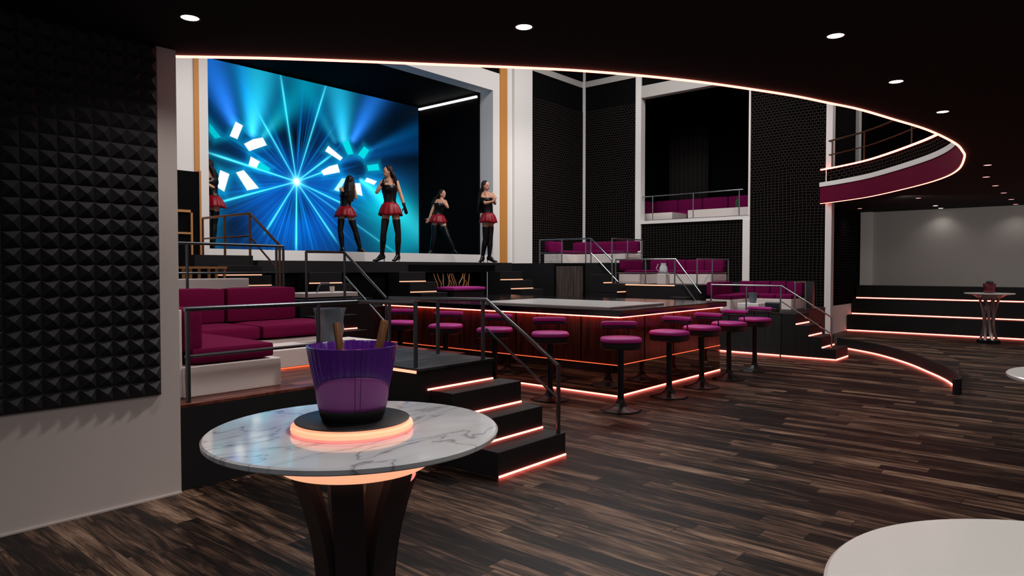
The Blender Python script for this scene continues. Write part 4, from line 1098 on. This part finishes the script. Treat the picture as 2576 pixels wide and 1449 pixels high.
    for s in (-1, 1):
        obj('strap', tube(B(), [chest + bsx * .08 * s + bf * .085 + up * .05, (shl if (shl - neck).dot(bsx) * s > 0 else shr).lerp(neck, .35) + up * .045, chest + bsx * .08 * s - bf * .08 + up * .05], .005, 6), M['patent'], t)
    # skirt: pleated flare
    g = B(); n = 72; rings = []
    wl = waist.lerp(hip, .25); hem = hip - up * .13
    for j, (f, r, d) in enumerate(((0, .124, .100), (.2, .166, .140), (.5, .198, .172), (.8, .218, .190), (1, .228, .198))):
        c = wl.lerp(hem, f); ring = []
        for k in range(n):
            a = k * 2 * PI / n; q = 1 + .06 * f * math.sin(a * 12) + .02 * f * math.sin(a * 5 + 1)
            ring.append(g.verts.new(c + bsx * r * q * wide * math.cos(a) + bf * d * q * wide * math.sin(a) + up * .012 * f * math.sin(a * 3)))
        rings.append(ring)
    for a_, b_ in zip(rings, rings[1:]):
        for k in range(n): g.faces.new((a_[k], a_[(k + 1) % n], b_[(k + 1) % n], b_[k]))
    sk = obj('skirt', g, M['red'], t, True); md = sk.modifiers.new('t', 'SOLIDIFY'); md.thickness = .006
    g = B(); loft(g, [(wl - up * .006, .124, .10), (wl + up * .010, .122, .098)], bf, 40); obj('waistband', g, M['silver'], t, True)
    # thigh boots with heels
    for S in ('l', 'r'):
        hp, kn, an, toe = J['hp' + S], W('k' + S), W('a' + S), W('t' + S)
        g = B(); top = kn.lerp(hp, .52)
        cap(g, top, kn, .078, .059, 18); cap(g, kn, kn.lerp(an, .35), .058, .062, 16); cap(g, kn.lerp(an, .35), an, .062, .041, 16)
        td = (toe - an); td.z = 0; td = td.normalized() if td.length > 1e-3 else tocam
        fl = b0.z; ball = Vector((an.x, an.y, 0)) + td * .11; ball.z = fl + .028
        tip = ball + td * .07; tip.z = fl + .02
        heel = Vector((an.x, an.y, 0)) - td * .035; heel.z = max(fl + .075, an.z - .06)
        cap(g, an, heel, .041, .034); cap(g, heel, ball, .034, .032); cap(g, ball, tip, .032, .018); cap(g, an, ball, .038, .028)
        bb = obj('boot', g, M['patent'], t, True); rm = bb.modifiers.new('r', 'REMESH'); rm.mode = 'VOXEL'; rm.voxel_size = .008; rm.use_smooth_shade = True
        hb = Vector((heel.x, heel.y, fl)) - td * .008
        obj('heel', tube(B(), [heel - td * .012, hb], .01, 8, [.02, .008]), M['silver'], bb, True)
    # hair: skull cap plus long locks down the back
    g = B(); back = -hf
    ell(g, head + up * .022 - hf * .022, .083, .094, .104, hx, hf, up, 20, 12)
    nl = 16
    for i in range(nl):
        s = -1 + 2 * i / (nl - 1); a0 = head + hx * .078 * s + back * (.045 * (1 - abs(s)) + .012) + up * .02
        L = hairlen * (.85 + .15 * math.cos(i * 2.1)); sh_ = J.get('hairdrift', (0, 0, 0)); dr = right * sh_[0] + tocam * sh_[1]
        p1 = a0 + back * .05 - up * L * .35 + hx * .018 * s + dr * .3; p2 = a0 + back * .085 * (1 - .4 * abs(s)) - up * L * .7 + hx * .02 * s + dr * .7; p3 = a0 + back * .07 - up * L + dr
        tube(g, [a0 + up * .07 - hx * .03 * s, a0, p1, p2, p3], .02, 8, [.02, .026, .029, .026, .014])
    ho = obj('hair', g, M['hair'], t, True); rm = ho.modifiers.new('r', 'REMESH'); rm.mode = 'VOXEL'; rm.voxel_size = .008; rm.use_smooth_shade = True
    return t

# d = depth towards the viewer in metres
person('masked woman in black corset and red skirt, one hand at her chin, centre stage', (8.60, 10.46, 1.739), 130.5, (985, 657),
       dict(head=(982, 432, .02), neck=(986, 451, 0), chest=(986, 474, 0), waist=(987, 504, 0), hip=(989, 524, 0), sl=(969, 458, .02), sr=(1004, 458, 0), el=(955, 485, .10), wl=(971, 463, .16), hl=(975, 451, .12),
            er=(1014, 488, .02), wr=(1023, 519, .05), hr=(1030, 543, .05), kl=(971, 586, .05), al=(967, 638, 0), tl=(940, 657, .10), kr=(1007, 586, .02), ar=(1006, 641, -.02), tr=(994, 657, .12), body=(10,), hairdrift=(.06, -.02)), 62, ('l', 'r'), .30)
person('woman seen from behind with long hair, hands at her face, before the video wall', (9.20, 12.5, 1.936), 114.7, (878, 640),
       dict(head=(877, 459, 0), neck=(874, 476, 0), chest=(869, 494, 0), waist=(866, 519, 0), hip=(865, 534, 0), sl=(856, 480, 0), sr=(887, 481, 0), el=(864, 496, -.24), wl=(872, 470, -.22), hl=(875, 462, -.18),
            er=(891, 500, -.08), wr=(889, 476, -.14), hr=(886, 464, -.15), kl=(853, 583, .02), al=(858, 626, 0), tl=(852, 638, -.1), kr=(890, 585, .02), ar=(901, 628, 0), tr=(909, 638, .0), body=(200,)), 195, (), .48, 1.05)
person('woman leaning back in the dark right part of the stage, arm across her chest', (11.86, 12.5, 1.936), 101.2, (1100, 645),
       dict(head=(1108, 492, .02), neck=(1104, 509, 0), chest=(1101, 521, 0), waist=(1097, 540, 0), hip=(1096, 551, 0), sl=(1092, 509, 0), sr=(1115, 511, 0), el=(1083, 531, .04), wl=(1075, 553, .05), hl=(1070, 562, .05),
            er=(1121, 526, .12), wr=(1111, 516, .20), hr=(1108, 508, .20), kl=(1087, 595, .06), al=(1080, 634, 0), tl=(1074, 644, .08), kr=(1122, 600, .04), ar=(1137, 634, 0), tr=(1146, 644, .06), body=(-25,), hairdrift=(-.16, 0)), -50, (), .34, .98)
person('woman with arms folded and very long dark hair at the right edge of the stage', (11.36, 10.46, 1.739), 112.6, (1228, 661),
       dict(head=(1227, 469, .02), neck=(1227, 486, 0), chest=(1229, 506, 0), waist=(1233, 532, 0), hip=(1233, 547, 0), sl=(1217, 491, 0), sr=(1239, 491, -.05), el=(1226, 514, .14), wl=(1244, 510, .2), hl=(1250, 503, .18),
            er=(1250, 513, .02), wr=(1247, 500, .12), hr=(1246, 489, .1), kl=(1226, 602, .04), al=(1219, 645, 0), tl=(1214, 659, .10), kr=(1238, 602, 0), ar=(1236, 644, 0), tr=(1249, 660, .05), body=(-45,), hairdrift=(-.06, 0)), -50, (), .62, .95)
person('woman half hidden behind the left jamb of the stage opening', (6.12, 12.5, 1.936), 135.0, (538, 630),
       dict(head=(527, 420, .02), neck=(530, 439, 0), chest=(533, 459, 0), waist=(537, 489, 0), hip=(540, 506, 0), sl=(518, 446, 0), sr=(545, 448, 0), el=(512, 474, .05), wl=(524, 462, .14), hl=(530, 455, .12),
            er=(542, 474, .08), wr=(528, 468, .14), hr=(520, 462, .12), kl=(528, 565, .04), al=(530, 612, 0), tl=(528, 629, .1), kr=(541, 562, 0), ar=(538, 612, 0), tr=(540, 629, .08), body=(40,), hairdrift=(.05, 0)), 75, (), .36, 1.0)

# ================================================================== DOWNLIGHTS AND ADDED LIGHTS
dl = [(1.951, 4.242), (3.393, 2.799), (4.845, 1.351), (6.345, 1.30), (7.856, 1.20), (12.306, 1.30), (13.88, 1.483), (15.454, 1.509), (17.024, 1.521), (18.695, 1.532), (20.2, 1.57), (17.073, 3.035), (19.391, 3.082), (20.3, 3.109), (19.046, 4.679)]
names = ['leftmost ceiling downlight above the pyramid foam wall', 'ceiling downlight above the middle of the curved opening', 'bright ceiling downlight at the upper right', 'second ceiling downlight down the right curve edge', 'ceiling downlight touching the curved light strip at the right']
for i, (x, y) in enumerate(dl):
    lab = names[i] if i < 5 else ('small pink downlight in the receding row over the tiers' if i < 11 else 'small downlight left of the receding row near the grey wall')
    t = thing('downlight', lab, 'light', (x, y, ZS), 'recessed ceiling downlights' if i < 5 else ('far downlights in a row' if i < 11 else 'far downlights near the grey wall'))
    obj('lens', lathe(B(), [(.05, -.006), (.052, -.004), (.052, -.001)], (x, y, ZS), 28), M['lamp' if i < 5 else ('lamppink' if i < 11 or i == 11 or i == 14 else 'lamp')], t, True)
    obj('bezel', lathe(B(), [(.052, -.007), (.062, -.005), (.062, -.001), (.052, -.001)], (x, y, ZS), 28, close=False), M['blackmetal'], t, True)
def spot(x, y, z, tgt, power, size=100, col=(1, .93, .88), rad=.05, blend=.8):
    L = bpy.data.lights.new('spot', 'SPOT'); L.energy = power; L.spot_size = math.radians(size); L.spot_blend = blend; L.color = col; L.shadow_soft_size = rad
    o = bpy.data.objects.new('spot', L); COL.objects.link(o); o.location = (x, y, z)
    o.rotation_euler = (Vector(tgt) - Vector((x, y, z))).to_track_quat('-Z', 'Y').to_euler()
    return o
def area(x, y, z, tgt, power, sx, sy, col=(1, 1, 1)):
    L = bpy.data.lights.new('area', 'AREA'); L.shape = 'RECTANGLE'; L.size = sx; L.size_y = sy; L.energy = power; L.color = col
    o = bpy.data.objects.new('area', L); COL.objects.link(o); o.location = (x, y, z)
    o.rotation_euler = (Vector(tgt) - Vector((x, y, z))).to_track_quat('-Z', 'Y').to_euler()
    return o
for i, (x, y) in enumerate(dl):
    spot(x, y, ZS - .03, (x, y, 0), 26 if i < 10 else 7, 130)
spot(15.2, -1.8, 3.0, (20.6, 1.0, 2.1), 150, 100)  # added spots without fixtures, brightening the grey end wall
spot(16.2, 3.2, 3.0, (20.6, 2.4, 2.2), 40, 100)
spot(18.5, 2.0, 7.6, (18.5, 5.0, 5.0), 200, 90)  # added spot without a fixture, brightening the upper gallery wall
# added unseen spots without fixtures, brightening tables, floor and walls around the camera
for x, y, p in ((1.45, 1.5, 80), (1.5, -.1, 31), (-.4, 1.6, 12), (3.2, .4, 40), (4.3, -.3, 50), (0, -1.5, 40), (3, -2.5, 40), (6.5, -2, 50), (9.5, -2, 50), (12.5, -2, 50), (15.5, -2, 50), (18, -2.5, 60)):
    spot(x, y, ZS - .03, (x, y, 0), p, 145)
# added area lights without fixtures, brightening the hall from high over the void
area(8.5, 7.0, 8.3, (8.5, 7.0, 0), 330, 4, 4, (1, .97, .95))
area(13.5, 8.0, 8.3, (14.2, 8.0, 0), 260, 3, 3, (1, .97, .95))
# added spots without fixtures, brightening stage front, piers, lounge, terraces and right wall
for sx, tx, p in ((5.5, 5.4, 950), (8.0, 9, 500), (11.0, 13.6, 560), (12.0, 15.5, 500)):
    spot(sx, 4.6, 6.9, (tx, 11.7, 2.9), p, 40, (1, .96, .93), .12)
spot(5.6, 3.6, 5.6, (3.2, 6.2, .7), 560, 50, (1, .94, .90), .12)
spot(9.0, 3.4, 6.4, (14.0, 7.0, 1.2), 500, 60, (1, .95, .92), .12)
spot(14.0, 4.0, 6.8, (16.98, 6.8, 3.0), 170, 70, (1, .95, .92), .12)
